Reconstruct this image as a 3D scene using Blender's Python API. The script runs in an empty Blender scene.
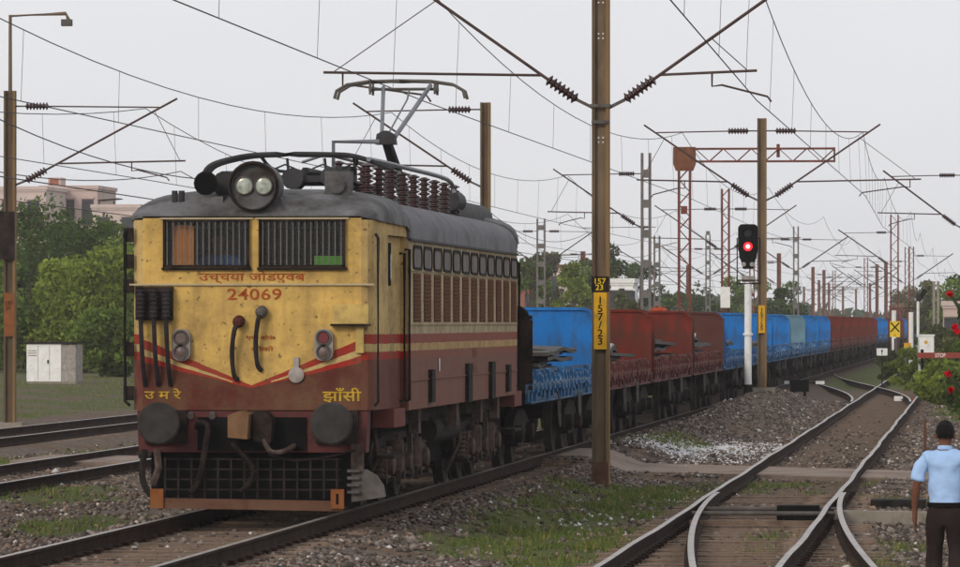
import bpy, bmesh, math, random
import numpy as np
from mathutils import Vector, Matrix, noise
R = math.radians
random.seed(7); rng = np.random.default_rng(7)
S = bpy.context.scene
C = S.collection

# ------------------------------------------------------------------ camera, sky, sun
F = 5500.0; TH = math.atan(520/F); PITCH = math.atan(38.5/F); HC = 2.2
cam = bpy.data.cameras.new('camera'); camo = bpy.data.objects.new('camera', cam); C.objects.link(camo)
cam.sensor_width = 36; cam.lens = F/960*36; cam.clip_start = 0.5; cam.clip_end = 9000
camo.location = (0, 0, HC); camo.rotation_euler = (R(90)+PITCH, 0, TH)
S.camera = camo
W = bpy.data.worlds.new('World'); S.world = W; W.use_nodes = True
nt = W.node_tree; bg = nt.nodes['Background']
SUN_EL, SUN_ROT = R(24), R(203)
sky = nt.nodes.new('ShaderNodeTexSky'); sky.sky_type = 'NISHITA'; sky.sun_disc = False
sky.sun_elevation = SUN_EL; sky.sun_rotation = SUN_ROT; sky.air_density = 1.0; sky.dust_density = 4.0; sky.ozone_density = 1.0
hs = nt.nodes.new('ShaderNodeHueSaturation'); hs.inputs['Saturation'].default_value = 0.16
nt.links.new(sky.outputs[0], hs.inputs['Color'])
cloud = nt.nodes.new('ShaderNodeMix'); cloud.data_type = 'RGBA'; cloud.inputs['Factor'].default_value = .72      # even cloud layer over the clear sky
tcw = nt.nodes.new('ShaderNodeTexCoord'); cn = nt.nodes.new('ShaderNodeTexNoise'); cn.inputs['Scale'].default_value = 9; cn.inputs['Detail'].default_value = 5; nt.links.new(tcw.outputs['Generated'], cn.inputs['Vector'])
cc = nt.nodes.new('ShaderNodeMix'); cc.data_type = 'RGBA'; nt.links.new(cn.outputs[0], cc.inputs['Factor'])
cc.inputs['A'].default_value = (9.5, 9.6, 10.2, 1); cc.inputs['B'].default_value = (11.3, 11.35, 11.5, 1); nt.links.new(cc.outputs['Result'], cloud.inputs['B'])
nt.links.new(hs.outputs[0], cloud.inputs['A'])
nt.links.new(cloud.outputs['Result'], bg.inputs['Color'])
bg.inputs['Strength'].default_value = 0.1
sl = bpy.data.lights.new('sun', 'SUN'); sl.energy = 1.15; sl.angle = R(14); sl.color = (1, .87, .70)
so = bpy.data.objects.new('sun', sl); C.objects.link(so)
sv = Vector((math.sin(SUN_ROT)*math.cos(SUN_EL), math.cos(SUN_ROT)*math.cos(SUN_EL), math.sin(SUN_EL)))
so.rotation_euler = sv.to_track_quat('Z', 'Y').to_euler(); so.location = (0, -20, 60)
S.view_settings.view_transform = 'Standard'; S.view_settings.look = 'None'
S.view_settings.gamma = 1; S.view_settings.exposure = 0.0
S.view_settings.use_curve_mapping = False

def at(px, py, d):
    """world point seen at photo pixel (px,py) at depth d"""
    xc = (px-480)/F*d
    k = math.tan(PITCH)
    return Vector((xc*math.cos(TH)-d*math.sin(TH), xc*math.sin(TH)+d*math.cos(TH), HC+(322-py)/F*d))

# ------------------------------------------------------------------ helpers
def tag(o, label=None, cat=None, group=None, kind=None):
    if label: o['label'] = label
    if cat: o['category'] = cat
    if group: o['group'] = group
    if kind: o['kind'] = kind
    return o
def thing(name, label, cat, loc=(0, 0, 0), group=None, rz=0):
    o = bpy.data.objects.new(name, None); C.objects.link(o); o.location = loc; o.rotation_euler = (0, 0, rz)
    o.empty_display_size = .1
    return tag(o, label, cat, group)
def link(name, me, parent=None, loc=None):
    o = bpy.data.objects.new(name, me); C.objects.link(o)
    if parent: o.parent = parent
    if loc is not None: o.location = loc
    return o
class MB:
    def __init__(s): s.v = []; s.f = []
    def add(s, vs, fs):
        n = len(s.v); s.v += [tuple(p) for p in vs]; s.f += [tuple(i+n for i in f) for f in fs]; return s
    def box(s, x0, x1, y0, y1, z0, z1):
        return s.add([(x0,y0,z0),(x1,y0,z0),(x1,y1,z0),(x0,y1,z0),(x0,y0,z1),(x1,y0,z1),(x1,y1,z1),(x0,y1,z1)],
                     [(0,3,2,1),(4,5,6,7),(0,1,5,4),(1,2,6,5),(2,3,7,6),(3,0,4,7)])
    def cbox(s, x, y, z, a, b, c): return s.box(x-a/2, x+a/2, y-b/2, y+b/2, z-c/2, z+c/2)
    def cyl(s, p0, p1, r0, r1=None, n=8):
        p0, p1 = Vector(p0), Vector(p1); r1 = r0 if r1 is None else r1
        q = (p1-p0).to_track_quat('Z', 'Y'); L = (p1-p0).length
        return s.lathe([(r0, 0), (r1, L)], p0, q, n)
    def lathe(s, prof, p0, q, n=12, caps=True):
        p0 = Vector(p0)
        if not hasattr(q, 'to_matrix'): q = Vector(q).to_track_quat('Z', 'Y')
        vs = []; fs = []
        for r, h in prof:
            for k in range(n):
                a = 2*math.pi*k/n
                vs.append(p0 + q @ Vector((r*math.cos(a), r*math.sin(a), h)))
        for i in range(len(prof)-1):
            for k in range(n):
                k2 = (k+1) % n
                fs.append((i*n+k, i*n+k2, (i+1)*n+k2, (i+1)*n+k))
        if caps: fs.append(tuple(range(n-1, -1, -1))); m = (len(prof)-1)*n; fs.append(tuple(range(m, m+n)))
        return s.add(vs, fs)
    def tube(s, pts, r, n=6):
        pts = [Vector(p) for p in pts]; vs = []; fs = []
        if n >= 6 and 3 < len(pts) < 9 and not isinstance(r, (list, tuple)):      # round the bends
            q = [pts[0]]
            for i in range(len(pts)-1):
                a, b = pts[max(i-1, 0)], pts[i]; c, d = pts[i+1], pts[min(i+2, len(pts)-1)]
                for u in (.25, .5, .75, 1.):
                    q.append(.5*((2*b)+(c-a)*u+(2*a-5*b+4*c-d)*u*u+(3*b-a-3*c+d)*u**3))
            pts = q
        rr = r if isinstance(r, (list, tuple)) else [r]*len(pts)
        up0 = None
        for i, p in enumerate(pts):
            t = (pts[min(i+1, len(pts)-1)]-pts[max(i-1, 0)]).normalized()
            if up0 is None: up0 = Vector((0, 0, 1)) if abs(t.z) < .9 else Vector((1, 0, 0))
            a = t.cross(up0)
            if a.length < 1e-4: a = t.cross(Vector((0, 1, 0)))
            a.normalize(); b = a.cross(t)
            for k in range(n):
                an = 2*math.pi*k/n
                vs.append(p+(a*math.cos(an)+b*math.sin(an))*rr[i])
        for i in range(len(pts)-1):
            for k in range(n):
                k2 = (k+1) % n
                fs.append((i*n+k, i*n+k2, (i+1)*n+k2, (i+1)*n+k))
        fs.append(tuple(range(n-1, -1, -1))); m = (len(pts)-1)*n; fs.append(tuple(range(m, m+n)))
        return s.add(vs, fs)
    def prism(s, poly, axis, a0, a1):
        """poly: 2d points in the other two axes (in xyz order), extruded along axis"""
        def P(u, v, w): return {'x': (w, u, v), 'y': (u, w, v), 'z': (u, v, w)}[axis]
        n = len(poly)
        vs = [P(u, v, a0) for u, v in poly]+[P(u, v, a1) for u, v in poly]
        fs = [tuple(range(n-1, -1, -1)), tuple(range(n, 2*n))]+[(i, (i+1) % n, n+(i+1) % n, n+i) for i in range(n)]
        return s.add(vs, fs)
    def beam(s, p0, p1, w, h=None):
        """rectangular bar between two points"""
        p0, p1 = Vector(p0), Vector(p1); h = h or w
        t = (p1-p0).normalized(); up = Vector((0, 0, 1)) if abs(t.z) < .95 else Vector((0, 1, 0))
        a = t.cross(up).normalized()*w/2; b = a.cross(t).normalized()*h/2
        vs = [p0-a-b, p0+a-b, p0+a+b, p0-a+b, p1-a-b, p1+a-b, p1+a+b, p1-a+b]
        return s.add(vs, [(0,3,2,1),(4,5,6,7),(0,1,5,4),(1,2,6,5),(2,3,7,6),(3,0,4,7)])
    def mesh(s, name, mat=None, smooth=False, ang=40):
        me = bpy.data.meshes.new(name); me.from_pydata(s.v, [], s.f)
        bm = bmesh.new(); bm.from_mesh(me); bmesh.ops.recalc_face_normals(bm, faces=bm.faces); bm.to_mesh(me); bm.free()
        if smooth:
            me.polygons.foreach_set('use_smooth', [True]*len(me.polygons)); me.set_sharp_from_angle(angle=R(ang))
        if mat: me.materials.append(mat)
        return me
    def build(s, name, mat, parent=None, smooth=False, loc=None, ang=40):
        return link(name, s.mesh(name, mat, smooth, ang), parent, loc)

def copy_tree(o, parent=None):
    c = o.copy(); C.objects.link(c)
    if parent: c.parent = parent
    for ch in o.children: copy_tree(ch, c)
    return c

# ------------------------------------------------------------------ materials
def mat(name, col, rough=.7, metal=0., var=.25, scale=3., col2=None, amt=.5, scale2=1.5, stretch=None, bump=0., bscale=30., spec=.1, sharp=.12):
    m = bpy.data.materials.new(name); m.use_nodes = True; t = m.node_tree; N = t.nodes; L = t.links
    b = N['Principled BSDF']; b.inputs['Roughness'].default_value = rough; b.inputs['Metallic'].default_value = metal
    b.inputs['Specular IOR Level'].default_value = spec
    tc = N.new('ShaderNodeTexCoord'); src = tc.outputs['Object']
    if stretch:
        mp = N.new('ShaderNodeMapping'); mp.inputs['Scale'].default_value = stretch; L.new(src, mp.inputs[0]); src = mp.outputs[0]
    n1 = N.new('ShaderNodeTexNoise'); n1.inputs['Scale'].default_value = scale; n1.inputs['Detail'].default_value = 6; L.new(src, n1.inputs['Vector'])
    mx = N.new('ShaderNodeMix'); mx.data_type = 'RGBA'
    c = Vector(col)
    mr = N.new('ShaderNodeMapRange'); mr.inputs[1].default_value = .3; mr.inputs[2].default_value = .7; L.new(n1.outputs[0], mr.inputs[0])
    L.new(mr.outputs[0], mx.inputs['Factor'])
    mx.inputs['A'].default_value = (*(c*(1-var)), 1); mx.inputs['B'].default_value = (*(c*(1+var*.7)), 1)
    out = mx.outputs['Result']
    if col2:
        n2 = N.new('ShaderNodeTexNoise'); n2.inputs['Scale'].default_value = scale2; n2.inputs['Detail'].default_value = 8; n2.inputs['Roughness'].default_value = .65; L.new(src, n2.inputs['Vector'])
        m2 = N.new('ShaderNodeMapRange'); m2.inputs[1].default_value = 1-amt-sharp; m2.inputs[2].default_value = 1-amt+sharp; L.new(n2.outputs[0], m2.inputs[0])
        x2 = N.new('ShaderNodeMix'); x2.data_type = 'RGBA'; L.new(m2.outputs[0], x2.inputs['Factor']); L.new(out, x2.inputs['A']); x2.inputs['B'].default_value = (*col2, 1)
        out = x2.outputs['Result']
    L.new(out, b.inputs['Base Color'])
    if bump:
        nb = N.new('ShaderNodeTexNoise'); nb.inputs['Scale'].default_value = bscale; nb.inputs['Detail'].default_value = 6; L.new(tc.outputs['Object'], nb.inputs['Vector'])
        bp = N.new('ShaderNodeBump'); bp.inputs['Strength'].default_value = bump; bp.inputs['Distance'].default_value = .02; L.new(nb.outputs[0], bp.inputs['Height']); L.new(bp.outputs[0], b.inputs['Normal'])
    return m
def emit(name, col, st):
    m = bpy.data.materials.new(name); m.use_nodes = True; b = m.node_tree.nodes['Principled BSDF']
    b.inputs['Base Color'].default_value = (*col, 1); b.inputs['Emission Color'].default_value = (*col, 1); b.inputs['Emission Strength'].default_value = st
    return m
def attr_mat(name, rough=.85, trans=0.):
    """colour from the per-face 'tint' attribute (each leaf or stone its own colour)"""
    m = bpy.data.materials.new(name); m.use_nodes = True; t = m.node_tree; b = t.nodes['Principled BSDF']
    a = t.nodes.new('ShaderNodeAttribute'); a.attribute_name = 'tint'; t.links.new(a.outputs['Color'], b.inputs['Base Color'])
    b.inputs['Roughness'].default_value = rough; b.inputs['Specular IOR Level'].default_value = .08
    if trans:
        tr = t.nodes.new('ShaderNodeBsdfTranslucent'); t.links.new(a.outputs['Color'], tr.inputs['Color'])
        mx = t.nodes.new('ShaderNodeMixShader'); mx.inputs[0].default_value = trans
        t.links.new(b.outputs[0], mx.inputs[1]); t.links.new(tr.outputs[0], mx.inputs[2]); t.links.new(mx.outputs[0], t.nodes['Material Output'].inputs['Surface'])
    return m
M = {}
M['dark'] = mat('dark_grime', (.012, .011, .010), .85, spec=.15, var=.5, scale=6, col2=(.035, .027, .021), amt=.42, scale2=5)
M['under'] = mat('underframe', (.014, .011, .010), .85, spec=.1, var=.5, scale=6, col2=(.042, .028, .023), amt=.45, scale2=4)
M['bogie'] = mat('bogie_steel', (.032, .024, .021), .85, spec=.1, var=.5, scale=5, col2=(.012, .011, .01), amt=.45, scale2=4)
M['pinkdust'] = mat('dusty_steel', (.105, .072, .062), .85, spec=.1, var=.5, scale=6, col2=(.03, .024, .021), amt=.42, scale2=7)
M['wheel'] = mat('wheel_steel', (.035, .028, .025), .8, spec=.15, var=.4, scale=8)
M['roof'] = mat('roof_grey', (.165, .162, .178), .65, var=.3, scale=1.6, col2=(.045, .04, .038), amt=.42, scale2=1.6)
M['roofcab'] = mat('cab_roof_grey', (.135, .135, .14), .62, var=.35, scale=2, col2=(.035, .028, .025), amt=.47, scale2=2.2)
M['roofdark'] = mat('roof_dark', (.04, .04, .042), .6, var=.4, scale=3)
M['insul'] = mat('brown_porcelain', (.04, .012, .013), .4, var=.3, scale=10, spec=.6)
M['greyiron'] = mat('grey_iron', (.11, .10, .095), .7, .1, var=.3, scale=6, col2=(.07, .055, .045), amt=.42, scale2=5)
M['bufsteel'] = mat('buffer_steel', (.045, .042, .04), .8, .1, var=.35, scale=5, col2=(.03, .025, .022), amt=.42, scale2=4)
M['alu'] = mat('pantograph_steel', (.2, .21, .23), .5, .5, var=.2)
M['rubber'] = mat('rubber_hose', (.022, .018, .02), .7, var=.4, scale=8, spec=.2)
M['red_cap'] = mat('red_cap', (.075, .022, .018), .8)
M['lampgrey'] = mat('lamp_grey', (.3, .27, .25), .55, var=.3, scale=9)
M['redlens'] = mat('red_lens', (.13, .012, .016), .3, var=.2, spec=.4)
M['dulllens'] = mat('dull_lens', (.13, .085, .075), .4, var=.3, scale=12, spec=.4)
M['glasslens'] = mat('lens_glass', (.36, .40, .34), .15, var=.4, scale=16, spec=.5)
M['louver'] = mat('louver_brown', (.13, .055, .026), .85, spec=.05, var=.3, scale=3, col2=(.07, .03, .016), amt=.4, scale2=3)
M['winglass'] = mat('dusty_glass', (.13, .11, .10), .6, var=.4, scale=3, spec=.25)
M['cream'] = mat('cream_paint', (.46, .38, .24), .6, var=.2, scale=3, col2=(.25, .18, .11), amt=.38, scale2=3)
M['yellowp'] = mat('yellow_panel', (.52, .37, .12), .6, var=.2, scale=3, col2=(.25, .17, .07), amt=.4, scale2=4)
M['orange'] = mat('orange_paint', (.21, .072, .022), .65, var=.3, scale=6, col2=(.2, .09, .04), amt=.42, scale2=8)
M['rustbar'] = mat('rusty_bar', (.115, .055, .034), .8, var=.35, scale=5, col2=(.12, .07, .045), amt=.45, scale2=6)
M['tan'] = mat('tan_iron', (.17, .095, .05), .8, var=.3, scale=6)
M['maroon'] = mat('maroon_paint', (.115, .035, .034), .65, var=.3, scale=3, col2=(.05, .022, .02), amt=.42, scale2=3)
M['maroon_dusty'] = mat('dusty_maroon', (.17, .055, .045), .75, var=.25, scale=3, col2=(.1, .05, .045), amt=.4, scale2=3)
M['text_red'] = mat('red_lettering', (.33, .075, .02), .7, var=.3, scale=14)
M['text_yellow'] = mat('yellow_lettering', (.48, .3, .03), .7, var=.35, scale=14)
M['fadedmark'] = mat('faded_mark', (.25, .125, .06), .8)
M['black'] = mat('black_paint', (.007, .007, .007), .9, spec=.05, var=.4)
M['white'] = mat('white_paint', (.74, .74, .73), .6, var=.1, scale=4, col2=(.45, .43, .4), amt=.33, scale2=5)
M['yellow'] = mat('yellow_paint', (.62, .34, .02), .65, var=.2, scale=5, col2=(.32, .2, .05), amt=.36, scale2=6)
M['signyellow'] = mat('sign_yellow', (.72, .5, .02), .6, var=.15, scale=5)
M['signred'] = mat('sign_red', (.26, .05, .035), .6, var=.2, scale=5)
M['blue'] = mat('blue_wagon_paint', (.012, .155, .48), .6, var=.25, scale=1.3, col2=(.045, .06, .075), amt=.38, scale2=2.2, stretch=(1.6, 1, .7), bump=.35, bscale=2.5)
M['bluegrey'] = mat('faded_blue_paint', (.12, .22, .28), .65, var=.2, scale=1.6, col2=(.1, .12, .12), amt=.36, scale2=2)
M['blueside'] = mat('chipped_blue_paint', (.03, .1, .2), .7, var=.4, scale=5, col2=(.2, .22, .24), amt=.42, scale2=5, sharp=.05)
M['chipblue'] = mat('chipped_pale_blue', (.03, .13, .3), .7, var=.3, scale=4, col2=(.27, .33, .38), amt=.44, scale2=3.5, sharp=.05)
M['chipred'] = mat('chipped_pale_oxide', (.13, .04, .035), .75, var=.3, scale=4, col2=(.2, .12, .1), amt=.44, scale2=3.5, sharp=.05)
M['redw'] = mat('red_oxide_paint', (.17, .023, .014), .75, var=.3, scale=1.3, col2=(.07, .028, .02), amt=.46, scale2=2, stretch=(1.6, 1, .7), bump=.35, bscale=2.5)
M['redd'] = mat('dark_oxide_paint', (.095, .032, .025), .75, var=.2, scale=1.6, col2=(.075, .035, .03), amt=.44, scale2=1.6)
M['redside'] = mat('chipped_oxide_paint', (.12, .045, .042), .75, var=.4, scale=5, col2=(.21, .14, .13), amt=.4, scale2=5, sharp=.05)
M['plate'] = mat('dark_steel_plate', (.05, .045, .042), .55, .3, var=.5, scale=3)
M['sheet'] = mat('grey_steel_sheet', (.32, .33, .34), .5, .2, var=.3, scale=4)
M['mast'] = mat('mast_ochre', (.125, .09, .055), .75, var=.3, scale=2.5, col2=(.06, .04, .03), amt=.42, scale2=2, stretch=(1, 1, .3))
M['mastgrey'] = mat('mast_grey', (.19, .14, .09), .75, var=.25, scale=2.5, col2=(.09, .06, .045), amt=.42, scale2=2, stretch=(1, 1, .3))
M['mastflange_lit'] = mat('mast_flange_lit', (.21, .13, .06), .75, var=.25, scale=2.5, stretch=(1, 1, .3))
M['rust'] = mat('rust_red_steel', (.17, .05, .036), .8, var=.3, scale=2.5, col2=(.09, .04, .03), amt=.42, scale2=2)
M['rustorange'] = mat('rust_orange_steel', (.17, .068, .036), .8, var=.3, scale=4)
M['steelgrey'] = mat('galvanised_steel', (.16, .145, .14), .6, .2, var=.3, scale=3, col2=(.11, .06, .045), amt=.36, scale2=3)
M['cant'] = mat('cantilever_tube', (.085, .055, .05), .65, .2, var=.3, scale=4)
M['cantgrey'] = mat('cantilever_grey_tube', (.12, .11, .10), .6, .2, var=.3, scale=4)
M['wire'] = mat('overhead_wire', (.05, .045, .045), .6, .3, var=.2)
M['railtop'] = mat('worn_rail_top', (.30, .27, .25), .42, .55, var=.3, scale=3, spec=.4)
M['railside'] = mat('rusty_rail', (.03, .017, .012), .95, spec=.1, var=.5, scale=4)
M['sleeper'] = mat('old_sleeper', (.21, .15, .112), .9, var=.35, scale=3, col2=(.1, .068, .05), amt=.45, scale2=4, bump=.4)
M['path'] = mat('path_concrete', (.25, .195, .16), .9, var=.2, scale=1.5, col2=(.14, .105, .085), amt=.42, scale2=1.2, bump=.5, bscale=14)
M['concrete'] = mat('old_concrete', (.27, .24, .2), .9, var=.25, scale=3, col2=(.14, .12, .09), amt=.4, scale2=3, bump=.3)
M['bark'] = mat('bark', (.07, .05, .036), .9, var=.4, scale=4)
M['pink'] = mat('pink_render', (.52, .40, .365), .85, var=.1, scale=.5, col2=(.33, .25, .23), amt=.38, scale2=.5)
M['pinkwhite'] = mat('pale_render', (.56, .45, .42), .85, var=.1, scale=.5, col2=(.36, .31, .29), amt=.38, scale2=.5)
M['brick'] = mat('brick_red_wall', (.27, .1, .065), .85, var=.2, scale=1)
M['redroof'] = mat('red_roof', (.24, .09, .065), .85, var=.2, scale=1)
M['bwin'] = mat('window_dark', (.05, .05, .055), .3, var=.3)
M['leaf'] = attr_mat('leaf', .7, .3); M['stone'] = attr_mat('stone', .9); M['blade'] = attr_mat('grass_blade', .8, .25); M['petal'] = attr_mat('petal', .6, .2)
M['skin'] = mat('skin', (.15, .065, .04), .55, var=.15, scale=10)
M['hair'] = mat('black_hair', (.010, .009, .009), .6, var=.5, scale=40, bump=.8, bscale=120)
M['shirt'] = mat('light_blue_shirt', (.36, .53, .82), .85, var=.12, scale=5, bump=1., bscale=7)
M['trousers'] = mat('dark_trousers', (.024, .017, .016), .85, var=.3, scale=6, bump=.35, bscale=9)
M['curtain'] = mat('orange_curtain', (.75, .3, .08), .8)
M['green'] = mat('green_cloth', (.12, .4, .05), .8)
M['blueshirt'] = mat('blue_shirt', (.05, .13, .36), .8)
M['lamp_on'] = emit('lit_red_lamp', (1, .012, .02), 3.0); M['lamp_core'] = emit('lit_red_core', (1, .42, .4), 2.2)
# window pane: mostly clear, slightly reflecting
def pane_mat():
    m = bpy.data.materials.new('cab_glass'); m.use_nodes = True; t = m.node_tree
    g = t.nodes.new('ShaderNodeBsdfGlossy'); g.inputs['Roughness'].default_value = .2
    tr = t.nodes.new('ShaderNodeBsdfTransparent'); tr.inputs[0].default_value = (.8, .8, .78, 1); mx = t.nodes.new('ShaderNodeMixShader'); mx.inputs[0].default_value = .025
    t.links.new(tr.outputs[0], mx.inputs[1]); t.links.new(g.outputs[0], mx.inputs[2]); t.links.new(mx.outputs[0], t.nodes['Material Output'].inputs['Surface'])
    return m
M['pane'] = pane_mat(); M['barpaint'] = mat('grille_bar', (.14, .125, .11), .7, var=.3, scale=8)

def striped(name, front, upper, bands, rough=.7):
    """locomotive livery: bands painted by height (and by a chevron on the front), with grime"""
    m = bpy.data.materials.new(name); m.use_nodes = True; t = m.node_tree; N = t.nodes; L = t.links
    b = N['Principled BSDF']; b.inputs['Roughness'].default_value = rough; b.inputs['Specular IOR Level'].default_value = .12
    tc = N.new('ShaderNodeTexCoord'); sp = N.new('ShaderNodeSeparateXYZ'); L.new(tc.outputs['Object'], sp.inputs[0])
    def ma(op, a, bb=None):
        n = N.new('ShaderNodeMath'); n.operation = op
        for i, q in enumerate((a, bb)):
            if q is None: continue
            if isinstance(q, (int, float)): n.inputs[i].default_value = q
            else: L.new(q, n.inputs[i])
        return n.outputs[0]
    ax = ma('ABSOLUTE', sp.outputs[0])
    wob = N.new('ShaderNodeTexNoise'); wob.inputs['Scale'].default_value = 5; L.new(tc.outputs['Object'], wob.inputs['Vector'])
    tz = ma('ADD', sp.outputs[2], ma('MULTIPLY', ma('SUBTRACT', wob.outputs[0], .5), .025))
    if front: tz = ma('SUBTRACT', tz, ma('ADD', 1.48, ma('MULTIPLY', ax, .42)))
    cur = None
    def mix(fac, a, col):
        x = N.new('ShaderNodeMix'); x.data_type = 'RGBA'; L.new(fac, x.inputs['Factor'])
        if isinstance(a, tuple): x.inputs['A'].default_value = (*a, 1)
        else: L.new(a, x.inputs['A'])
        x.inputs['B'].default_value = (*col, 1); return x.outputs['Result']
    cur = upper
    for thr, col, minx in bands:
        if front: f = ma('LESS_THAN', tz, ma('MULTIPLY', ma('ADD', thr[0], ma('MULTIPLY', ax, thr[1])), -1))
        else: f = ma('LESS_THAN', tz, thr)
        if minx: f = ma('MULTIPLY', f, ma('GREATER_THAN', ax, minx))
        cur = mix(f, cur, col)
    # grime: blotches, rain streaks, fine mottling
    mp = N.new('ShaderNodeMapping'); mp.inputs['Scale'].default_value = (2.6, 2.6, .55); L.new(tc.outputs['Object'], mp.inputs[0])
    n1 = N.new('ShaderNodeTexNoise'); n1.inputs['Scale'].default_value = 2.2; n1.inputs['Detail'].default_value = 7; n1.inputs['Roughness'].default_value = .65; L.new(mp.outputs[0], n1.inputs['Vector'])
    n2 = N.new('ShaderNodeTexNoise'); n2.inputs['Scale'].default_value = 2.0; n2.inputs['Detail'].default_value = 9; n2.inputs['Roughness'].default_value = .7; L.new(tc.outputs['Object'], n2.inputs['Vector'])
    n3 = N.new('ShaderNodeTexNoise'); n3.inputs['Scale'].default_value = 14; n3.inputs['Detail'].default_value = 5; L.new(tc.outputs['Object'], n3.inputs['Vector'])
    def rng_(o, a, c, d0=0., d1=1.):
        r = N.new('ShaderNodeMapRange'); r.inputs[1].default_value = a; r.inputs[2].default_value = c; r.inputs[3].default_value = d0; r.inputs[4].default_value = d1; L.new(o, r.inputs[0]); return r.outputs[0]
    cur = mix(rng_(n1.outputs[0], .5, .85, 0, .6), cur, (.10, .065, .035))
    cur = mix(rng_(n2.outputs[0], .4, .72, 0, .8), cur, (.16, .10, .05))
    cur = mix(rng_(n3.outputs[0], .62, .68, 0, .7), cur, (.07, .045, .03))
    L.new(cur, b.inputs['Base Color'])
    bp = N.new('ShaderNodeBump'); bp.inputs['Strength'].default_value = .12; bp.inputs['Distance'].default_value = .02; L.new(n2.outputs[0], bp.inputs['Height']); L.new(bp.outputs[0], b.inputs['Normal'])
    return m
YEL, RED, CRM, MAR = (.64, .42, .12), (.34, .014, .012), (.58, .43, .18), (.092, .022, .017)
M['front'] = striped('loco_front_livery', True, YEL, [((0, 0), RED, 0), ((.03, .065), CRM, .22), ((.03, .125), RED, .22), ((.03, .185), MAR, 0)])
M['side'] = striped('loco_side_livery', False, (.44, .355, .215), [(2.06, (.26, .05, .035), 0), (1.95, (.48, .31, .12), 0), (1.86, (.24, .06, .045), 0), (1.77, (.19, .068, .055), 0)])
M['cabside'] = striped('loco_cab_side_livery', False, (.54, .38, .15), [(2.06, RED, 0), (1.95, CRM, 0), (1.86, RED, 0), (1.77, (.13, .034, .03), 0)])

def text(body, w, h, m, loc, name='lettering', parent=None, rz=0, spacing=1., line=1., extr=.003):
    cu = bpy.data.curves.new('t', 'FONT'); cu.body = body; cu.size = 1; cu.align_x = 'CENTER'; cu.align_y = 'CENTER'; cu.extrude = .01; cu.resolution_u = 3
    cu.space_character = spacing; cu.space_line = line; cu.offset = .012
    o = bpy.data.objects.new('t', cu); C.objects.link(o)
    dg = bpy.context.evaluated_depsgraph_get(); me = bpy.data.meshes.new_from_object(o.evaluated_get(dg))
    bpy.data.objects.remove(o); bpy.data.curves.remove(cu)
    n = len(me.vertices); co = np.empty(n*3); me.vertices.foreach_get('co', co); co = co.reshape(-1, 3)
    lo, hi = co.min(0), co.max(0); c = (lo+hi)/2; sc = hi-lo
    u = (co[:, 0]-c[0])/sc[0]*w; v = (co[:, 1]-c[1])/sc[1]*h; d = (co[:, 2]-lo[2])/max(sc[2], 1e-6)*extr
    new = np.stack([u*math.cos(rz)+d*math.sin(rz), u*math.sin(rz)-d*math.cos(rz), v], 1)
    me.vertices.foreach_set('co', new.ravel()); me.materials.clear(); me.materials.append(m); me.name = name; me.update()
    return link(name, me, parent, loc)

def skin(name, joints, edges, m, parent=None, sub=2, root=0, loc=None, folds=0.):
    me = bpy.data.meshes.new(name); me.from_pydata([j[:3] for j in joints], edges, [])
    o = bpy.data.objects.new(name, me); C.objects.link(o)
    md = o.modifiers.new('s', 'SKIN'); sd = me.skin_vertices[0].data
    for i, j in enumerate(joints):
        sd[i].radius = (j[3], j[4] if len(j) > 4 else j[3]); sd[i].use_root = (i == root)
    md.use_smooth_shade = True
    s2 = o.modifiers.new('u', 'SUBSURF'); s2.levels = sub; s2.render_levels = sub
    dg = bpy.context.evaluated_depsgraph_get(); nm = bpy.data.meshes.new_from_object(o.evaluated_get(dg))
    bpy.data.objects.remove(o); nm.name = name; nm.materials.clear(); nm.materials.append(m)
    nm.polygons.foreach_set('use_smooth', [True]*len(nm.polygons))
    if folds:
        nrm = [v.normal.copy() for v in nm.vertices]
        for v, n_ in zip(nm.vertices, nrm):
            c = v.co; f = noise.noise(Vector((c.x*9+c.z*5, c.y*9, c.z*7-c.x*6)))+.6*noise.noise(Vector((c.x*22, c.y*22, c.z*12+3)))
            v.co = c+n_*folds*f
        nm.update()
    return link(name, nm, parent, loc)

# ------------------------------------------------------------------ value noise for masks
_perm = rng.random((256, 256))
def vn(x, y):
    x = np.asarray(x, float); y = np.asarray(y, float)
    xi = np.floor(x).astype(int); yi = np.floor(y).astype(int); fx = x-xi; fy = y-yi
    fx = fx*fx*(3-2*fx); fy = fy*fy*(3-2*fy)
    g = lambda a, b: _perm[a & 255, b & 255]
    return (g(xi, yi)*(1-fx)+g(xi+1, yi)*fx)*(1-fy)+(g(xi, yi+1)*(1-fx)+g(xi+1, yi+1)*fx)*fy
def fbm(x, y): return .5*vn(x, y)+.3*vn(x*2.1+9, y*2.1+3)+.2*vn(x*4.3+1, y*4.3+7)
def sst(a, b, x):
    t = np.clip((x-a)/(b-a), 0, 1); return t*t*(3-2*t)

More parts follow.
